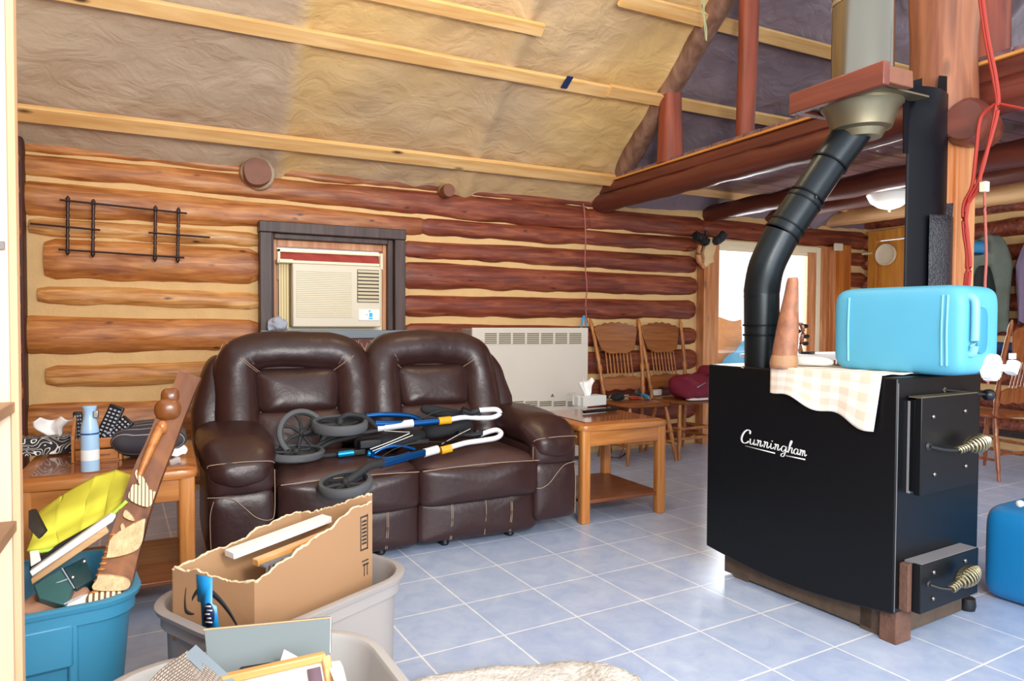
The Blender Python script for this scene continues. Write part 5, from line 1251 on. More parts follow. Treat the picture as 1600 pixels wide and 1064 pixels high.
# spray bottle
spb = thing('spray_can', 'pale blue air freshener can with navy band on the left end table', 'spray can', sit(142, 733))
c = sit(141, 735); c.z = zl; HB = at(141, 634, 1, c.y).z - zl; r = .033
MB().lathe([(r, 0), (r, .01), (r*.98, HB*.62), (r*.95, HB*.66), (r*.72, HB*.8), (r*.62, HB*.86), (r*.66, HB*.92), (r*.8, HB*.99), (r*.7, HB), (0, HB)], c, (0, 0, 1), 32).build('body', 'bottle', spb, ang=60)
MB().lathe([(r*1.005, HB*.565), (r*1.01, HB*.57), (r*1.01, HB*.585), (r*1.005, HB*.59)], c, (0, 0, 1), 32).build('band', 'navy_band', spb)
MB().lathe([(r*1.005, HB*.17), (r*1.006, HB*.18), (r*1.006, HB*.32), (r*1.004, HB*.33)], c, (0, 0, 1), 32).build('label', 'white', spb)
MB().box(c+Vector((.022, -.012, HB*.87)), (.02, .02, .03)).build('nozzle', 'steel', spb, bevel=.004)
# striped cushion and napkin
c = L_(232, 716); m = MB().sq((c.x, c.y+.10, zl+.075), (.155, .13, .07), 5, 2.0, 44, 20, pole='z', fn=lambda q: (q[0], q[1], q[2]+.12*q[1]*.5)); m.wobble(.012, 8, 2)
tag(m.build('throw_pillow', 'pillow_stripe', ang=180), 'dark grey cushion with thin pale stripes on the left end table', 'pillow')
a = at(284, 714, 1, 3.28)
def napf(u, v): return Vector((.0+.07*u+.01*math.sin(v*5), 3.35+.05*v+.03*u, zl+.004+.075*v*(1-.3*u)+.004*math.sin(u*9)))
tag(MB().grid(napf, 14, 14).build('paper_napkin', 'white', solid=.002, ang=180), 'crumpled white napkin at the right rear corner of the left table', 'napkin')

# ================================================================ plastic totes
def rrect(a, b, r, n=8):
    out = []
    for cx, cy, s in ((a-r, b-r, 0), (-a+r, b-r, 1), (-a+r, -b+r, 2), (a-r, -b+r, 3)):
        for i in range(n+1):
            t = (s+i/n)*PI/2; out.append((cx+r*math.cos(t), cy+r*math.sin(t)))
    return out
def tote(lab, c, a, b, rz, h, m, r=.12, rim=.03, flare=.86, name='storage_tote', ribs=True):
    t = thing(name, lab, 'tote', (c[0], c[1], 0), rz); mb = MB(); rings = []
    def ring(k, z, off=0):
        P = rrect(a*k+off, b*k+off, r*k+max(0, off)); return [mb.bm.verts.new((x, y, z)) for x, y in P]
    seqs = [(flare, .0, 0), (1, h-.06, -.012), (1, h-.058, .0), (1, h-.02, 0.0), (1, h-.018, .012), (1, h-.004, .016), (1, h, .008), (1, h, -.008), (1, h-.01, -.014), (flare, .012, -.016)]
    prev = None
    for k, z, off in seqs:
        g = ring(k, z, off)
        if prev:
            n = len(g)
            for i in range(n): mb.bm.faces.new((prev[i], prev[(i+1) % n], g[(i+1) % n], g[i]))
        else: mb.bm.faces.new(g[::-1])
        prev = g
    mb.bm.faces.new(prev); mb.build('body', m, t, local=True, ang=40)
    if ribs:
        w = MB()
        for sx in (-1, 1): w.b2(sx*a*.42-.012, sx*a*.42+.012, -b*.975-.004, -b*.93, .1, h-.055)
        w.b2(-a*.42, a*.42, -b*.99-.006, -b*.93, h-.17, h-.05)
        w.build('handle_panel', m, t, local=True, bevel=.006)
    return t
t1 = tote('open blue plastic tote full of odds and ends below the carved slab', (-.395, 2.50), .285, .26, .14, .40, 'blue_tote', r=.11)
t2 = tote('grey plastic tote holding the torn cardboard box', (.335, 2.235), .338, .24, .50, .38, 'grey_tote', r=.15, flare=.93, ribs=False)
t3 = tote('pale grey tote with picture frames, nearest the camera', (.165, 1.52), .31, .33, .05, .38, 'pale_tote', r=.17, ribs=False)

# ---- torn cardboard box
bx = thing('cardboard_box', 'torn open brown cardboard box with a curved black arrow, in the grey tote', 'box', (.3, 2.2, .12))
FL, FC, RR = Vector((.012, 2.145, 0)), Vector((.207, 1.968, 0)), Vector((.60, 2.235, 0))
e1 = (FC-FL); e2 = (RR-FC); BL = FL+e2
Z0 = .30
def wall(a, b, tops, name, th, m='card', seed=0, jag=.010):
    d = (b-a); L = d.length; u = d.normalized(); nrm = Vector((-u.y, u.x, 0)); n = 46; out = [(0, Z0)]
    out.append((L, Z0)); ups = []
    for i in range(n+1):
        t = i/n; k = t*(len(tops)-1); j = min(int(k), len(tops)-2); z = tops[j]+(tops[j+1]-tops[j])*(k-j)
        z += jag*noise.noise(Vector((t*9, seed, 0)))+jag*.6*noise.noise(Vector((t*26, seed, 4))); ups.append((L*t, z))
    out += ups[::-1]; o = MB().prism(out, a, u, (0, 0, 1), nrm*th).build(name, m, bx, ang=30)
    e = MB(); e.tube([a+u*x+Vector((0, 0, z))+nrm*th*.5 for x, z in ups], .0035, 6).wobble(.004, 60, seed)
    child(e, 'torn_edge', 'card_torn', o); return o
front = wall(FL, FC, [.50, .505, .495, .485, .495], 'front_wall', .005, seed=1)
right = wall(FC, RR, [.492, .515, .545, .565, .60, .605], 'side_wall', .005, seed=2)
wall(BL, RR, [.545, .56, .58, .61, .63], 'back_wall', .005, 'card_in', 3)
wall(FL, BL, [.50, .515, .515, .535, .55, .55], 'side_wall', .005, 'card_in', 4)
# flap folded outward at the upper left
u1 = e1.normalized(); u2 = e2.normalized(); nf = Vector((u1.y, -u1.x, 0))
def fw(u, z, off=.004): return FL + e1*u + nf*off + Vector((0, 0, z))
# curved arrow
arc = [(.24, .425), (.30, .447), (.40, .455), (.52, .445), (.64, .42), (.74, .39), (.81, .362)]
pc = cr([Vector((a, b, 0)) for a, b in arc], 6); m = MB(); N = len(pc); vs = []
for s_ in (1, -1):
    for i, q in enumerate(pc):
        k = math.sin(PI*min(1, (i/N)*.9+.1))**.6*.0085+.0012; vs.append(fw(q.x, q.y+s_*k, .0012))
m.add(vs, [(i, i+1, N+i+1, N+i) for i in range(N-1)])
head = cr([Vector((a, b, 0)) for a, b in [(.165, .455), (.15, .42), (.16, .392), (.21, .384), (.265, .384)]], 6); N = len(head); vs = []
for s_ in (1, -1):
    for i, q in enumerate(head):
        k = .002+.006*math.sin(PI*i/N); vs.append(fw(q.x+s_*k*1.4, q.y+s_*k*.6, .0014))
m.add(vs, [(i, i+1, N+i+1, N+i) for i in range(N-1)])
child(m, 'printed_arrow', 'ink', front, solid=.0006, ang=180)
m = MB(); m.add([fw(.30, .497, .0022), fw(.50, .492, .0022), fw(.495, .42, .0022), fw(.55, .415, .0022), fw(.585, .33, .0022), fw(.375, .335, .0022), fw(.355, .42, .0022), fw(.315, .422, .0022)], [(0, 1, 2, 3, 4, 5, 6, 7)])
tp = child(m, 'blue_tape', 'tape', front, solid=.0008, ang=180)
m = MB(); cen = (.455, .388)
m.add([fw(cen[0]+.07*math.cos(a), cen[1]+.034*math.sin(a), .0034) for a in [2*PI*i/24 for i in range(24)]], [tuple(range(24))])
child(m, 'tape_emblem', 'navy', front, solid=.0005, ang=180)
m = MB()
for k in range(5): m.add([fw(.41+.02*(k % 2), .365+.011*k, .0042), fw(.50-.015*(k % 3), .367+.011*k, .0042), fw(.50-.015*(k % 3), .371+.011*k, .0042), fw(.41+.02*(k % 2), .369+.011*k, .0042)], [(0, 1, 2, 3)])
child(m, 'tape_print', 'white', front, solid=.0003, ang=180)
nr = Vector((u2.y, -u2.x, 0))
def rw(u, z, off=.0012): return FC+e2*u+nr*off+Vector((0, 0, z))
m = MB()
def rrct(u0, u1_, z0, z1): m.add([rw(u0, z0), rw(u1_, z0), rw(u1_, z1), rw(u0, z1)], [(0, 1, 2, 3)])
for (a, b, c_, d_) in [(.885, .892, .46, .565), (.952, .96, .455, .57), (.885, .96, .563, .568), (.885, .96, .456, .461)]: rrct(a, b, c_, d_)
for k in range(7): rrct(.90, .945, .475+.012*k, .481+.012*k)
for k in (0, 1):
    rrct(.92+.03*k, .926+.03*k, .37, .41); rrct(.91+.03*k, .936+.03*k, .404, .410)
rrct(.90, .965, .418, .422)
child(m, 'printed_marks', 'ink', right, solid=.0005, ang=180)
# things inside the box
a = FL+e2*.25+e1*.25; b = FL+e2*.95+e1*.45
tag(MB().bar((a.x, a.y, .515), (b.x, b.y, .545), .05, .02).build('white_board', 'white', bevel=.002), 'white painted board lying inside the torn cardboard box', 'board')
a = FL+e2*.30+e1*.50; b = FL+e2*.85+e1*.66
tag(MB().bar((a.x, a.y, .49), (b.x, b.y, .515), .03, .02).build('picture_frame', 'frame_wood', bevel=.002), 'honey wood frame edge inside the torn cardboard box', 'picture frame')
m = MB().sq((FL+e2*.55+e1*.74)+Vector((0, 0, .475)), (.05, .03, .04), 2.2, 2.2, 24, 12); m.wobble(.03, 22, 3); tag(m.build('crumpled_paper', 'card_in', ang=180), 'crumpled brown paper in the torn cardboard box', 'paper')
c = FL+e2*.25+e1*.72; m = MB()
for i in range(8):
    q = c+e2*(.035*i)*.9; m.bar((q.x, q.y, .44), (q.x+.004, q.y, .495), .007, .007)
m.bar(tuple(c+Vector((-.01, 0, .495))), tuple(c+e2*.3+Vector((0, 0, .497))), .02, .006); tag(m.build('wire_basket', 'grey_dust'), 'small grey wire rack inside the cardboard box', 'rack')
m = MB(); m.add([Vector((p.x, p.y, Z0+.002)) for p in (FL, FC, RR, BL)], [(0, 1, 2, 3)]); m.build('bottom', 'card_in', bx, solid=.004)

# ---- contents of the blue tote
def Bz(px, py, z): return at(px, py, 2, z)
BY = lambda px, py, y: at(px, py, 1, y)
# yellow vest
ys = [[(44, 862), (50, 845), (58, 815), (64, 800)], [(90, 856), (88, 835), (90, 800), (98, 775)], [(125, 842), (130, 815), (135, 785), (150, 745)], [(165, 812), (168, 795), (170, 770), (182, 736)], [(198, 782), (204, 770), (207, 758), (204, 744)]]
def vest(u, v):
    k = u*(len(ys)-1); i = min(int(k), len(ys)-2); f = k-i; g = v*3; j = min(int(g), 2); h = g-j
    f = f*f*(3-2*f)
    def L2(r): return (r[j][0]+(r[j+1][0]-r[j][0])*h, r[j][1]+(r[j+1][1]-r[j][1])*h)
    p, q = L2(ys[i]), L2(ys[i+1]); X = (p[0]+(q[0]-p[0])*f, p[1]+(q[1]-p[1])*f)
    y = 2.50+.22*v+.05*math.sin(PI*v)*-1+.02*noise.noise(Vector((u*5, v*4, 1))); return BY(X[0], X[1], y)
tag(MB().grid(vest, 50, 26).build('yellow_vest', 'yellow', solid=.012, ang=180), 'bright yellow vest bundled on top of the blue tote', 'vest')
m = MB().tube(cr([BY(x, y, 2.47) for x, y in [(46, 863), (90, 857), (125, 843), (165, 813), (198, 783)]], 6), .006, 8); tag(m.build('lime_ribbon', 'lime', ang=180), 'lime green edging strap along the yellow vest', 'ribbon')
ph = thing('phone', 'small dark device with a grey screen at the left on the blue tote', 'phone', BY(52, 815, 2.40))
pp = [BY(44, 798, 2.44), BY(52, 797, 2.44), BY(70, 832, 2.38), BY(60, 843, 2.36), BY(44, 825, 2.38)]
m = MB(); n = len(pp); dv = Vector((.006, .018, 0)); m.add(pp+[p+dv for p in pp], [tuple(range(n)), tuple(range(2*n-1, n-1, -1))]+[(i, (i+1) % n, n+(i+1) % n, n+i) for i in range(n)]); m.build('body', 'black_plastic', ph, bevel=.002)
def quadslab(name, P, y, th, m, lab, cat, dy=None, bev=.002):
    pts = [BY(a, b, y if dy is None else dy[i]) for i, (a, b) in enumerate(P)]
    nn = (pts[1]-pts[0]).cross(pts[2]-pts[0]).normalized()
    if nn.y < 0: nn = -nn
    mb = MB(); n = len(pts); mb.add(pts+[p+nn*th for p in pts], [tuple(range(n)), tuple(range(2*n-1, n-1, -1))]+[(i, (i+1) % n, n+(i+1) % n, n+i) for i in range(n)])
    o = mb.build(name, m, bevel=bev)
    return tag(o, lab, cat)
quadslab('picture_frame', [(46, 893), (172, 804), (181, 807), (176, 815), (50, 901)], 2.43, .03, 'white', 'white edged picture frame, upper one across the blue tote', 'picture frame')
quadslab('wooden_board', [(48, 905), (165, 824), (170, 832), (50, 914)], 2.41, .02, 'book_wood', 'light wood board under the white edged frame', 'board')
quadslab('backing_board', [(46, 884), (90, 852), (150, 818), (170, 806), (46, 893)], 2.46, .02, 'black_fabric', 'dark backing board behind the white edged frame', 'board')
quadslab('paper_sheet', [(46, 862), (60, 860), (64, 876), (48, 886)], 2.44, .004, 'paper', 'white paper corner at the left of the blue tote', 'paper')
gc = thing('green_case', 'dark green plastic case lying in the blue tote', 'case', BY(100, 920, 2.35))
m = MB(); P = [BY(52, 915, 2.36), BY(96, 888, 2.40), BY(115, 918, 2.33), BY(100, 945, 2.27), BY(60, 935, 2.30)]
n = 5; dv = Vector((.0, .05, -.05)); m.add(P+[p+dv for p in P], [tuple(range(n)), tuple(range(2*n-1, n-1, -1))]+[(i, (i+1) % n, n+(i+1) % n, n+i) for i in range(n)]); m.build('lid', 'teal', gc, bevel=.004)
m = MB(); P = [BY(98, 887, 2.41), BY(132, 870, 2.45), BY(147, 905, 2.37), BY(118, 920, 2.33)]
n = 4; m.add(P+[p+dv for p in P], [tuple(range(n)), tuple(range(2*n-1, n-1, -1))]+[(i, (i+1) % n, n+(i+1) % n, n+i) for i in range(n)]); m.build('front', 'teal_dark', gc, bevel=.004)
MB().tube([BY(97, 888, 2.395), BY(116, 919, 2.325)], .002, 6).tube([BY(56, 922, 2.345), BY(105, 905, 2.355)], .0018, 6).build('seam', 'grey_rag', gc)
MB().tube([BY(100, 944, 2.265), BY(128, 930, 2.29)], .002, 6).build('seam', 'grey_rag', gc)
for a, b in ((131, 877), (113, 902), (121, 917)): MB().lathe([(.004, 0), (.004, .003), (0, .004)], BY(a, b, 2.36), (0, -1, .3), 8).build('stud', 'steel', gc)
m = MB().sq(Bz(78, 952, .37), (.09, .07, .03), 2.4, 2.2, 30, 14); m.wobble(.03, 16, 4); tag(m.build('patterned_cloth', 'crumple', ang=180), 'crumpled brown patterned cloth at the front of the blue tote', 'cloth')
m = MB().sq(Bz(118, 942, .38), (.04, .04, .02), 2.2, 2.2, 24, 12); m.wobble(.02, 22, 8); tag(m.build('crumpled_paper', 'paper', ang=180), 'crumpled pale paper scrap beside the green case', 'paper')
# carved wooden slab, leaning from the tote against the table edge
cv = thing('carved_slab', 'long carved dark wooden slab with cream bands leaning out of the blue tote', 'carving', BY(180, 945, 2.30))
def yc_(py): return 2.30+(950-py)/370*.42
CL = [(136, 950), (150, 905), (162, 868), (172, 838), (182, 808), (192, 778), (203, 745), (214, 718), (228, 690), (243, 652), (254, 622), (268, 606), (280, 579)]
CRt = [(197, 938), (207, 905), (216, 868), (224, 838), (232, 806), (241, 778), (250, 752), (262, 720), (272, 696), (284, 662), (294, 637), (304, 612), (314, 590)]
def carve_piece(i0, i1, name, m, off=0, th=.03, l0=None, ins=0):
    L = []; R2 = []
    for i in range(i0, i1+1):
        (a, b), (c_, d_) = CL[i], CRt[i]
        a2 = a+(c_-a)*ins; c2 = c_-(c_-a)*ins
        L.append(BY(a2, b, yc_(b)-off)); R2.append(BY(c2, d_, yc_(d_)-off))
    mb = MB(); n = len(L); K = 6; rows = []
    for i in range(n):
        row = []
        for k in range(K+1):
            t = k/K; p = L[i].lerp(R2[i], t); p = p+Vector((0, -.012*min(1, 3.5*(1-t)), 0)); row.append(mb.bm.verts.new(p))
        rows.append(row)
    back = [[mb.bm.verts.new(v.co+Vector((0.004, th, -.01))) for v in r] for r in (rows)]
    for i in range(n-1):
        for k in range(K):
            mb.bm.faces.new((rows[i][k], rows[i+1][k], rows[i+1][k+1], rows[i][k+1])); mb.bm.faces.new((back[i][k], back[i][k+1], back[i+1][k+1], back[i+1][k]))
        mb.bm.faces.new((rows[i][0], back[i][0], back[i+1][0], rows[i+1][0])); mb.bm.faces.new((rows[i][K], rows[i+1][K], back[i+1][K], back[i][K]))
    for i in (0, n-1): 
        for k in range(K): mb.bm.faces.new((rows[i][k], rows[i][k+1], back[i][k+1], back[i][k]))
    return mb.build(name, m, cv, ang=40)
carve_piece(0, 12, 'slab', 'carve')
MT['cream_paint'] = mat('cream_paint', '#cdb285', .5, bump=.8, bscale=70, var=.55, vscale=45, stretch=(1, 1, .35))
MT['cream_lines'] = stripe_mat('cream_lines', '#6f4522', '#e8d6ac', 0, 95, .3, .5)
def band(P, name, m):
    Pc = P + P[:3]; q_ = cr([Vector((a, b, 0)) for a, b in [P[-1]] + Pc], 5); P = [(v.x, v.y) for v in q_[5:5+5*len(P)]]
    c0 = [BY(a, b, yc_(b)-.0185) for a, b in P]; mb = MB(); n = len(c0); dv = Vector((0, .012, 0)); mb.add(c0+[p+dv for p in c0], [tuple(range(n)), tuple(range(2*n-1, n-1, -1))]+[(i, (i+1) % n, n+(i+1) % n, n+i) for i in range(n)]); mb.build(name, m, cv, bevel=.002)
band([(205, 762), (212, 757), (240, 768), (242, 772), (232, 792), (202, 780)], 'striped_band', 'cream_lines')
band([(176, 838), (222, 812), (226, 820), (216, 858), (170, 872), (168, 862)], 'carved_wing', 'cream_paint')
band([(151, 905), (158, 898), (200, 905), (196, 922), (146, 922)], 'cream_band', 'cream_paint')
band([(196, 797), (206, 806), (210, 814), (200, 812), (192, 806)], 'cream_spot', 'cream_paint')
band([(188, 822), (192, 818), (196, 828), (190, 830)], 'cream_spot', 'cream_paint')
band([(211, 742), (216, 735), (231, 760), (229, 772), (222, 765)], 'feather_patch', 'cream_lines')
band([(142, 928), (193, 926), (188, 942), (140, 944)], 'zigzag_band', 'carve_stripe')
# knobbly carved heads on the left side
m = MB().sq(BY(262, 640, yc_(640)-.02), (.042, .03, .038), 2.3, 2.3, 28, 14); m.sq(BY(266, 622, yc_(622)), (.03, .025, .035), 3, 2.4, 24, 12); m.build('carved_knob', 'carve', cv, ang=180)
m = MB().sq(BY(253, 667, yc_(667)-.03), (.018, .018, .022), 2.2, 2.2, 20, 12); m.build('carved_knob', 'oak', cv, ang=180)
MB().tube(cr([BY(250, 668, yc_(668)-.03), BY(240, 690, yc_(690)-.03), BY(228, 718, yc_(718)-.025), BY(218, 742, yc_(742)-.02)], 6), [.016-.0004*i for i in range(19)], 10).build('carved_neck', 'oak', cv)
m = MB()
for i in range(11):
    a, b = 146+2.9*i, 925-9*i; m.sq(BY(a+1, b, yc_(b)-.01), (.011, .008, .0045), 2, 2, 12, 8)
m.build('twisted_edge', 'oak', cv, ang=180)

# ---- contents of the pale tote
gb = thing('grey_board', 'pale grey flat board standing upright in the nearest tote', 'board', at(420, 1000, 1, 1.74))
def G(px, py, y): return at(px, py, 1, y)
P = [G(319, 984, 1.76), G(517, 965, 1.76), G(515, 1075, 1.68), G(330, 1095, 1.68)]
nn = Vector((0, .01, 0)); m = MB(); m.add(P+[p+nn for p in P], [(0, 1, 2, 3), (7, 6, 5, 4), (0, 4, 5, 1), (1, 5, 6, 2), (2, 6, 7, 3), (3, 7, 4, 0)]); m.build('panel', 'board_grey', gb, bevel=.001)
MB().tube([G(318, 984, 1.76), G(518, 965, 1.76)], .0022, 6).build('edge', 'book_wood', gb)
MB().tube([G(517, 966, 1.76), G(516, 1020, 1.72)], .0022, 6).build('edge', 'steel', gb)
def slab_at(name, P, ys_, th, m, lab, cat):
    pts = [G(a, b, y) for (a, b), y in zip(P, ys_)]; nn = Vector((0, th, -.0)); mb = MB(); n = len(pts)
    mb.add(pts+[p+nn for p in pts], [tuple(range(n)), tuple(range(2*n-1, n-1, -1))]+[(i, (i+1) % n, n+(i+1) % n, n+i) for i in range(n)])
    return tag(mb.build(name, m, bevel=.001), lab, cat)
slab_at('black_card', [(376, 1043), (425, 1035), (428, 1075), (378, 1080)], [1.70, 1.70, 1.66, 1.66], .004, 'black_plastic', 'small black card in front of the grey board', 'card')
slab_at('white_card', [(444, 1015), (479, 1034), (470, 1075), (425, 1075)], [1.66, 1.64, 1.6, 1.6], .004, 'paper', 'white card corner behind the wooden picture frame', 'card')
slab_at('white_box', [(514, 1043), (536, 1041), (546, 1080), (528, 1080)], [1.58, 1.58, 1.5, 1.5], .03, 'white', 'white edged dark box right of the wooden picture frame', 'box')
pf = thing('picture_frame', 'wooden picture frame with a pale print in the nearest tote', 'picture frame', G(440, 1060, 1.56))
A0, A1 = G(345, 1062, 1.60), G(508, 1025, 1.60); dn_ = Vector((.02, -.16, -.24)).normalized()*.34
def fb(a, b, w=.02, n='frame_side'): return MB().bar(a, b, w, .018).build(n, 'frame_wood', pf, bevel=.003)
fb(A0, A1); fb(A1, A1+dn_); fb(A0, A0+dn_)
fb(A0+dn_, A1+dn_)
m = MB(); k = Vector((0, .004, .0)); m.add([A0+k, A1+k, A1+dn_+k, A0+dn_+k], [(0, 1, 2, 3)]); m.build('mat_board', 'paper', pf, solid=.003)
ux_ = (A1-A0); v = dn_
def mp_(a, b): return A0+ux_*a+v*b+Vector((0, -.004, .003))
m = MB(); m.add([mp_(.80, .06), mp_(.93, .06), mp_(.93, .8), mp_(.80, .8)], [(0, 1, 2, 3)]).__class__
m.build('print_strip', 'mauve', pf, solid=.001)
m = MB(); m.add([mp_(.45, .16), mp_(.66, .16), mp_(.66, .8), mp_(.45, .8)], [(0, 1, 2, 3)]); m.build('print', 'mauve', pf, solid=.001)
wv = thing('woven_mat', 'folded grey woven mat with a blue edge in the nearest tote', 'mat', G(290, 1040, 1.62))
def wf(u, v):
    a = G(292, 1012, 1.66); b = G(355, 1075, 1.58); c_ = G(225, 1075, 1.55)
    if v < .5: q = c_.lerp(a, v*2)
    else: q = a.lerp(b, (v-.5)*2)
    return q + Vector((.02*u, -.10*u, -.05*u)) + Vector((0, 0, -.012*math.sin(PI*u)+.006*math.sin(v*9)))
m = MB().grid(wf, 12, 40, uv=True); 
uvl = m.bm.loops.layers.uv.active
for f in m.bm.faces:
    for l in f.loops: l[uvl].uv = (l[uvl].uv[1]*.30, l[uvl].uv[0]*.12)
m.build('mat', 'woven', wv, solid=.006, ang=60)
MB().bar(G(297, 1016, 1.655), G(358, 1072, 1.58), .03, .004, up=(0, -.7, .7)).build('blue_edge', 'sill', wv)

# ================================================================ rug heap in front
def rugf(u, v):
    B = [(.52, 2.10), (.72, 2.15), (.98, 2.11), (1.17, 2.05), (1.28, 2.01), (1.37, 1.92), (1.39, 1.80)]
    k = u*(len(B)-1); i = min(int(k), len(B)-2); f = k-i; x0 = B[i][0]+(B[i+1][0]-B[i][0])*f; y0 = B[i][1]+(B[i+1][1]-B[i][1])*f
    x = x0 + (.95-x0)*v*.55; y = y0 - .62*v
    e = min(1, 7*v)**.5*min(1, 14*u, 14*(1-u))
    return Vector((x, y, .008+.055*e*(.8+.5*noise.noise(Vector((u*6, v*5, 2))))+.006*noise.noise(Vector((u*60, v*50, 5)))))
tag(MB().grid(rugf, 110, 60).build('shaggy_rug', 'rug', ang=180, solid=.006), 'cream grey shaggy rug bunched on the tiles at the bottom edge', 'rug')

# ================================================================ blue container at the right edge
bt = thing('blue_container', 'deep blue plastic container standing on the tiles at the right edge', 'container', (3.5, 1.75, 0), 0)
c = fl = at(1548, 930, 2, 0)
mb = MB().sq((0, 0, .205), (.25, .235, .205), 7, 10, 56, 24, fn=lambda q: Matrix.Rotation(.06, 3, 'Z')@q+Vector((3.46, 1.565, 0)))
bbd = mb.build('body', 'blue_can', bt, ang=180)
MB().sq((3.46, 1.565, .41), (.05, .15, .02), 4, 3, 30, 10).build('grip', 'blue_can', bt, ang=180)
c = at(1594, 787, 1, 1.55); c2 = at(1593, 787, 0, 3.205)
MB().lathe([(.014, 0), (.014, .012), (.008, .016), (0, .016)], c2+Vector((.01, 0, 0)), (-1, 0, 0), 16).build('cap', 'cap', bt)

# ================================================================ beyond the furnace
tz = .90
dt = thing('dining_table', 'table with a pale cloth seen beyond the furnace by the patio door', 'table', (5.6, 4.65, 0))
MB().b2(5.0, 6.4, 4.25, 5.05, tz-.03, tz).build('tabletop', 'white', dt, bevel=.006)
for x in (5.07, 6.33):
    for y in (4.32, 4.98): MB().lathe([(.03, 0), (.035, .3), (.025, .4), (.04, .6), (.035, .87)], (x, y, 0)).build('leg', 'chairred', dt)
c = at(1262, 553, 2, tz); tag(MB().box(c+Vector((0, 0, .012)), (.16, .09, .022), Matrix.Rotation(.4, 3, 'Z')).build('black_case', 'black_plastic', bevel=.006), 'black flat case on the table beyond the furnace, behind the cone', 'case')
c = at(1290, 546, 2, tz); m = MB().box(c+Vector((0, 0, .02)), (.12, .07, .04)).sq(c+Vector((.02, 0, .05)), (.05, .04, .03), 2.2, 2.2, 16, 8); tag(m.build('dark_clutter', 'black_plastic', bevel=.003), 'small dark tool on the far table left of the blue jug', 'tool')
c = at(1252, 515, 1, 4.8)
pt = thing('dark_figurine', 'dark branched ornament on the far table against the bright pane', 'ornament', Vector((c.x, 4.8, tz)))
MB().tube(cr([Vector((c.x, 4.8, tz)), Vector((c.x-.01, 4.8, tz+.1)), Vector((c.x+.02, 4.8, tz+.2)), Vector((c.x-.01, 4.8, tz+.3))], 6), .022, 8).wobble(.012, 20, 3).build('stem', 'oakdark', pt)
for k, (dx, dz) in enumerate([(.07, .17), (-.05, .22), (.06, .10), (.05, .27)]):
    MB().sq((c.x+dx, 4.8, tz+dz), (.035, .025, .022), 2.2, 2.2, 16, 10).build('branch', 'black_fabric', pt, ang=180)
# chair with blue cloth by the patio door
oc = thing('wicker_chair', 'brown high backed chair with a blue cloth outside the patio door', 'chair', (6.2, 6.4, 0))
def ocf(u, v): 
    x = 5.92+.62*u; return Vector((x+.10*(1-v)*(.5-u), 6.5+.1*v, .45+(.80+.03*math.sin(u*6))*v))
MB().grid(ocf, 20, 20).build('backrest', 'wicker', oc, solid=.03)
MB().b2(5.97, 6.49, 6.0, 6.5, .40, .45).build('seat', 'wicker', oc, bevel=.01)
for x in (6.0, 6.46):
    for y in (6.04, 6.46): MB().b2(x-.02, x+.02, y-.02, y+.02, 0, .4).build('leg', 'wicker', oc)
def bcf(u, v):
    return Vector((6.10+.46*u+.05*math.sin(v*6), 6.46-.05*v-.35*max(0, .35-v), .46+.60*v*(.45+.55*u)+.02*math.sin(u*12)))
tag(MB().grid(bcf, 30, 24).build('blue_cloth', 'blue_cloth', solid=.01, ang=180), 'blue cloth draped over the brown chair outside the patio door', 'cloth')
struct(MB().b2(3.5, 8.5, 5.46, 9.5, -.12, -.02).build('floor_1', 'cream'))

# ================================================================ coats on the far wall, rack below
def drape(cx, cy, w, z0, z1, depth, seed, taper=.55):
    def f(u, v):
        a = -PI/2+PI*u; z = z1+(z0-z1)*v; ww = w/2*(.22+.78*min(1, v*3.0)**.5)*(1-.12*v)
        fold = 1+.16*math.sin(u*19+seed+v*2)+.1*noise.noise(Vector((u*5, v*4, seed)))
        return Vector((cx-depth*math.cos(a)*fold*(.5+.5*min(1, v*3)), cy-ww*math.sin(a)*(1+.05*math.sin(v*5+seed)), z+.03*math.sin(u*8+seed)*v))
    return f
tag(MB().grid(drape(7.06, 3.92, .42, 1.10, 2.05, .10, 1), 40, 30).build('green_coat', 'coat_green', solid=.01, ang=180), 'grey green coat hanging on the far log wall at the right', 'coat')
tag(MB().grid(drape(6.93, 3.90, .24, 1.08, 1.75, .05, 4, .8), 40, 30).build('dark_coat', 'coat_dark', solid=.01, ang=180), 'dark green jacket hanging in front of the grey green coat', 'coat')
tag(MB().grid(drape(7.06, 3.52, .30, 1.2, 2.0, .10, 6), 40, 30).build('plum_coat', 'plum', solid=.01, ang=180), 'dull purple coat hanging at the far right edge', 'coat')
tag(MB().grid(drape(7.06, 4.27, .22, 1.1, 1.95, .08, 8), 40, 30).build('black_coat', 'coat_dark', solid=.01, ang=180), 'black coat hanging left of the grey green coat', 'coat')
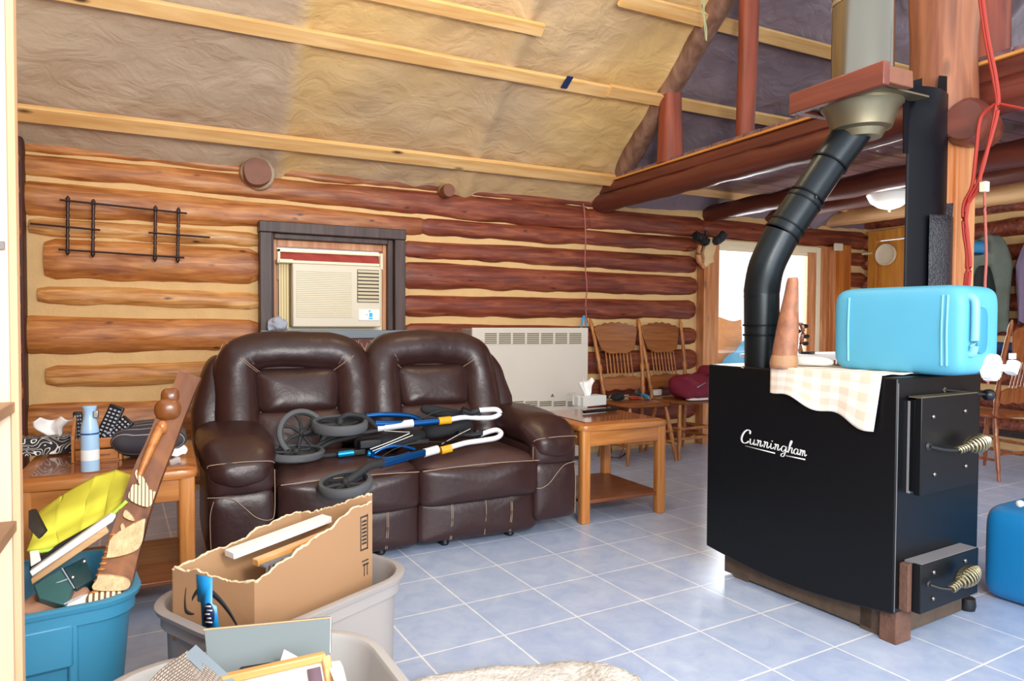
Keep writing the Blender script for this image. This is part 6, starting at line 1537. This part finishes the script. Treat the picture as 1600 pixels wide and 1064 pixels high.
cp_ = thing('blue_hat', 'blue hat hung above the black coat on the far wall', 'hat', at(1527, 388, 0, 7.0))
c = at(1527, 388, 0, 7.0); MB().sq(c, (.07, .10, .075), 2.3, 2.2, 28, 14).build('crown', 'cutout_blue', cp_, ang=180)
MB().sq(c+Vector((-.06, 0, -.06)), (.06, .09, .012), 2.2, 2.2, 24, 8).build('brim', 'navy', cp_, ang=180)
rk = thing('boot_rack', 'thin black metal rack standing below the hanging coats', 'rack', (6.8, 3.95, 0))
for y in (3.3, 4.55):
    for x in (6.7, 7.05): MB().b2(x-.01, x+.01, y-.01, y+.01, 0, .98).build('upright', 'black_matte', rk)
for z in (.2, .55, .92):
    m = MB()
    for x in (6.7, 6.82, 6.93, 7.05): m.b2(x-.006, x+.006, 3.3, 4.55, z-.006, z+.006)
    m.b2(6.7, 7.05, 3.3, 3.312, z-.006, z+.006).b2(6.7, 7.05, 4.54, 4.552, z-.006, z+.006); m.build('wire_shelf', 'black_matte', rk)
for k, (y, m_, lab) in enumerate([(4.1, 'black_fabric', 'black folded bag on the top tier of the boot rack'), (3.7, 'denim', 'navy folded cloth on the boot rack beside the black bag')]):
    m = MB().sq((6.87, y, .985), (.13, .17, .05), 3, 2.2, 28, 12); m.wobble(.02, 9, k); tag(m.build('folded_cloth', m_, ang=180), lab, 'cloth')

# ---------------------------------------------------------------- repeats share a group
GROUPS = {'dining_chair': 'pressed back dining chairs', 'end_table': 'matching oak end tables', 'remote_control': 'remote controls', 'storage_tote': 'plastic storage totes',
          'loft_beam': 'log beams under the loft', 'loft_post': 'log posts on the loft', 'log_end': 'sawn log butts at the eave', 'tissue_box': 'tissue boxes',
          'picture_frame': 'picture frames', 'junction_box': 'cream wall boxes', 'folded_cloth': 'folded things on the boot rack', 'crumpled_paper': 'crumpled papers'}
for o in list(S.objects):
    base = o.name.split('.')[0]
    if o.parent is None and base in GROUPS and o.get('category'): o['group'] = GROUPS[base]
    if o.parent is None and base.endswith('_coat'): o['group'] = 'coats on the far wall'
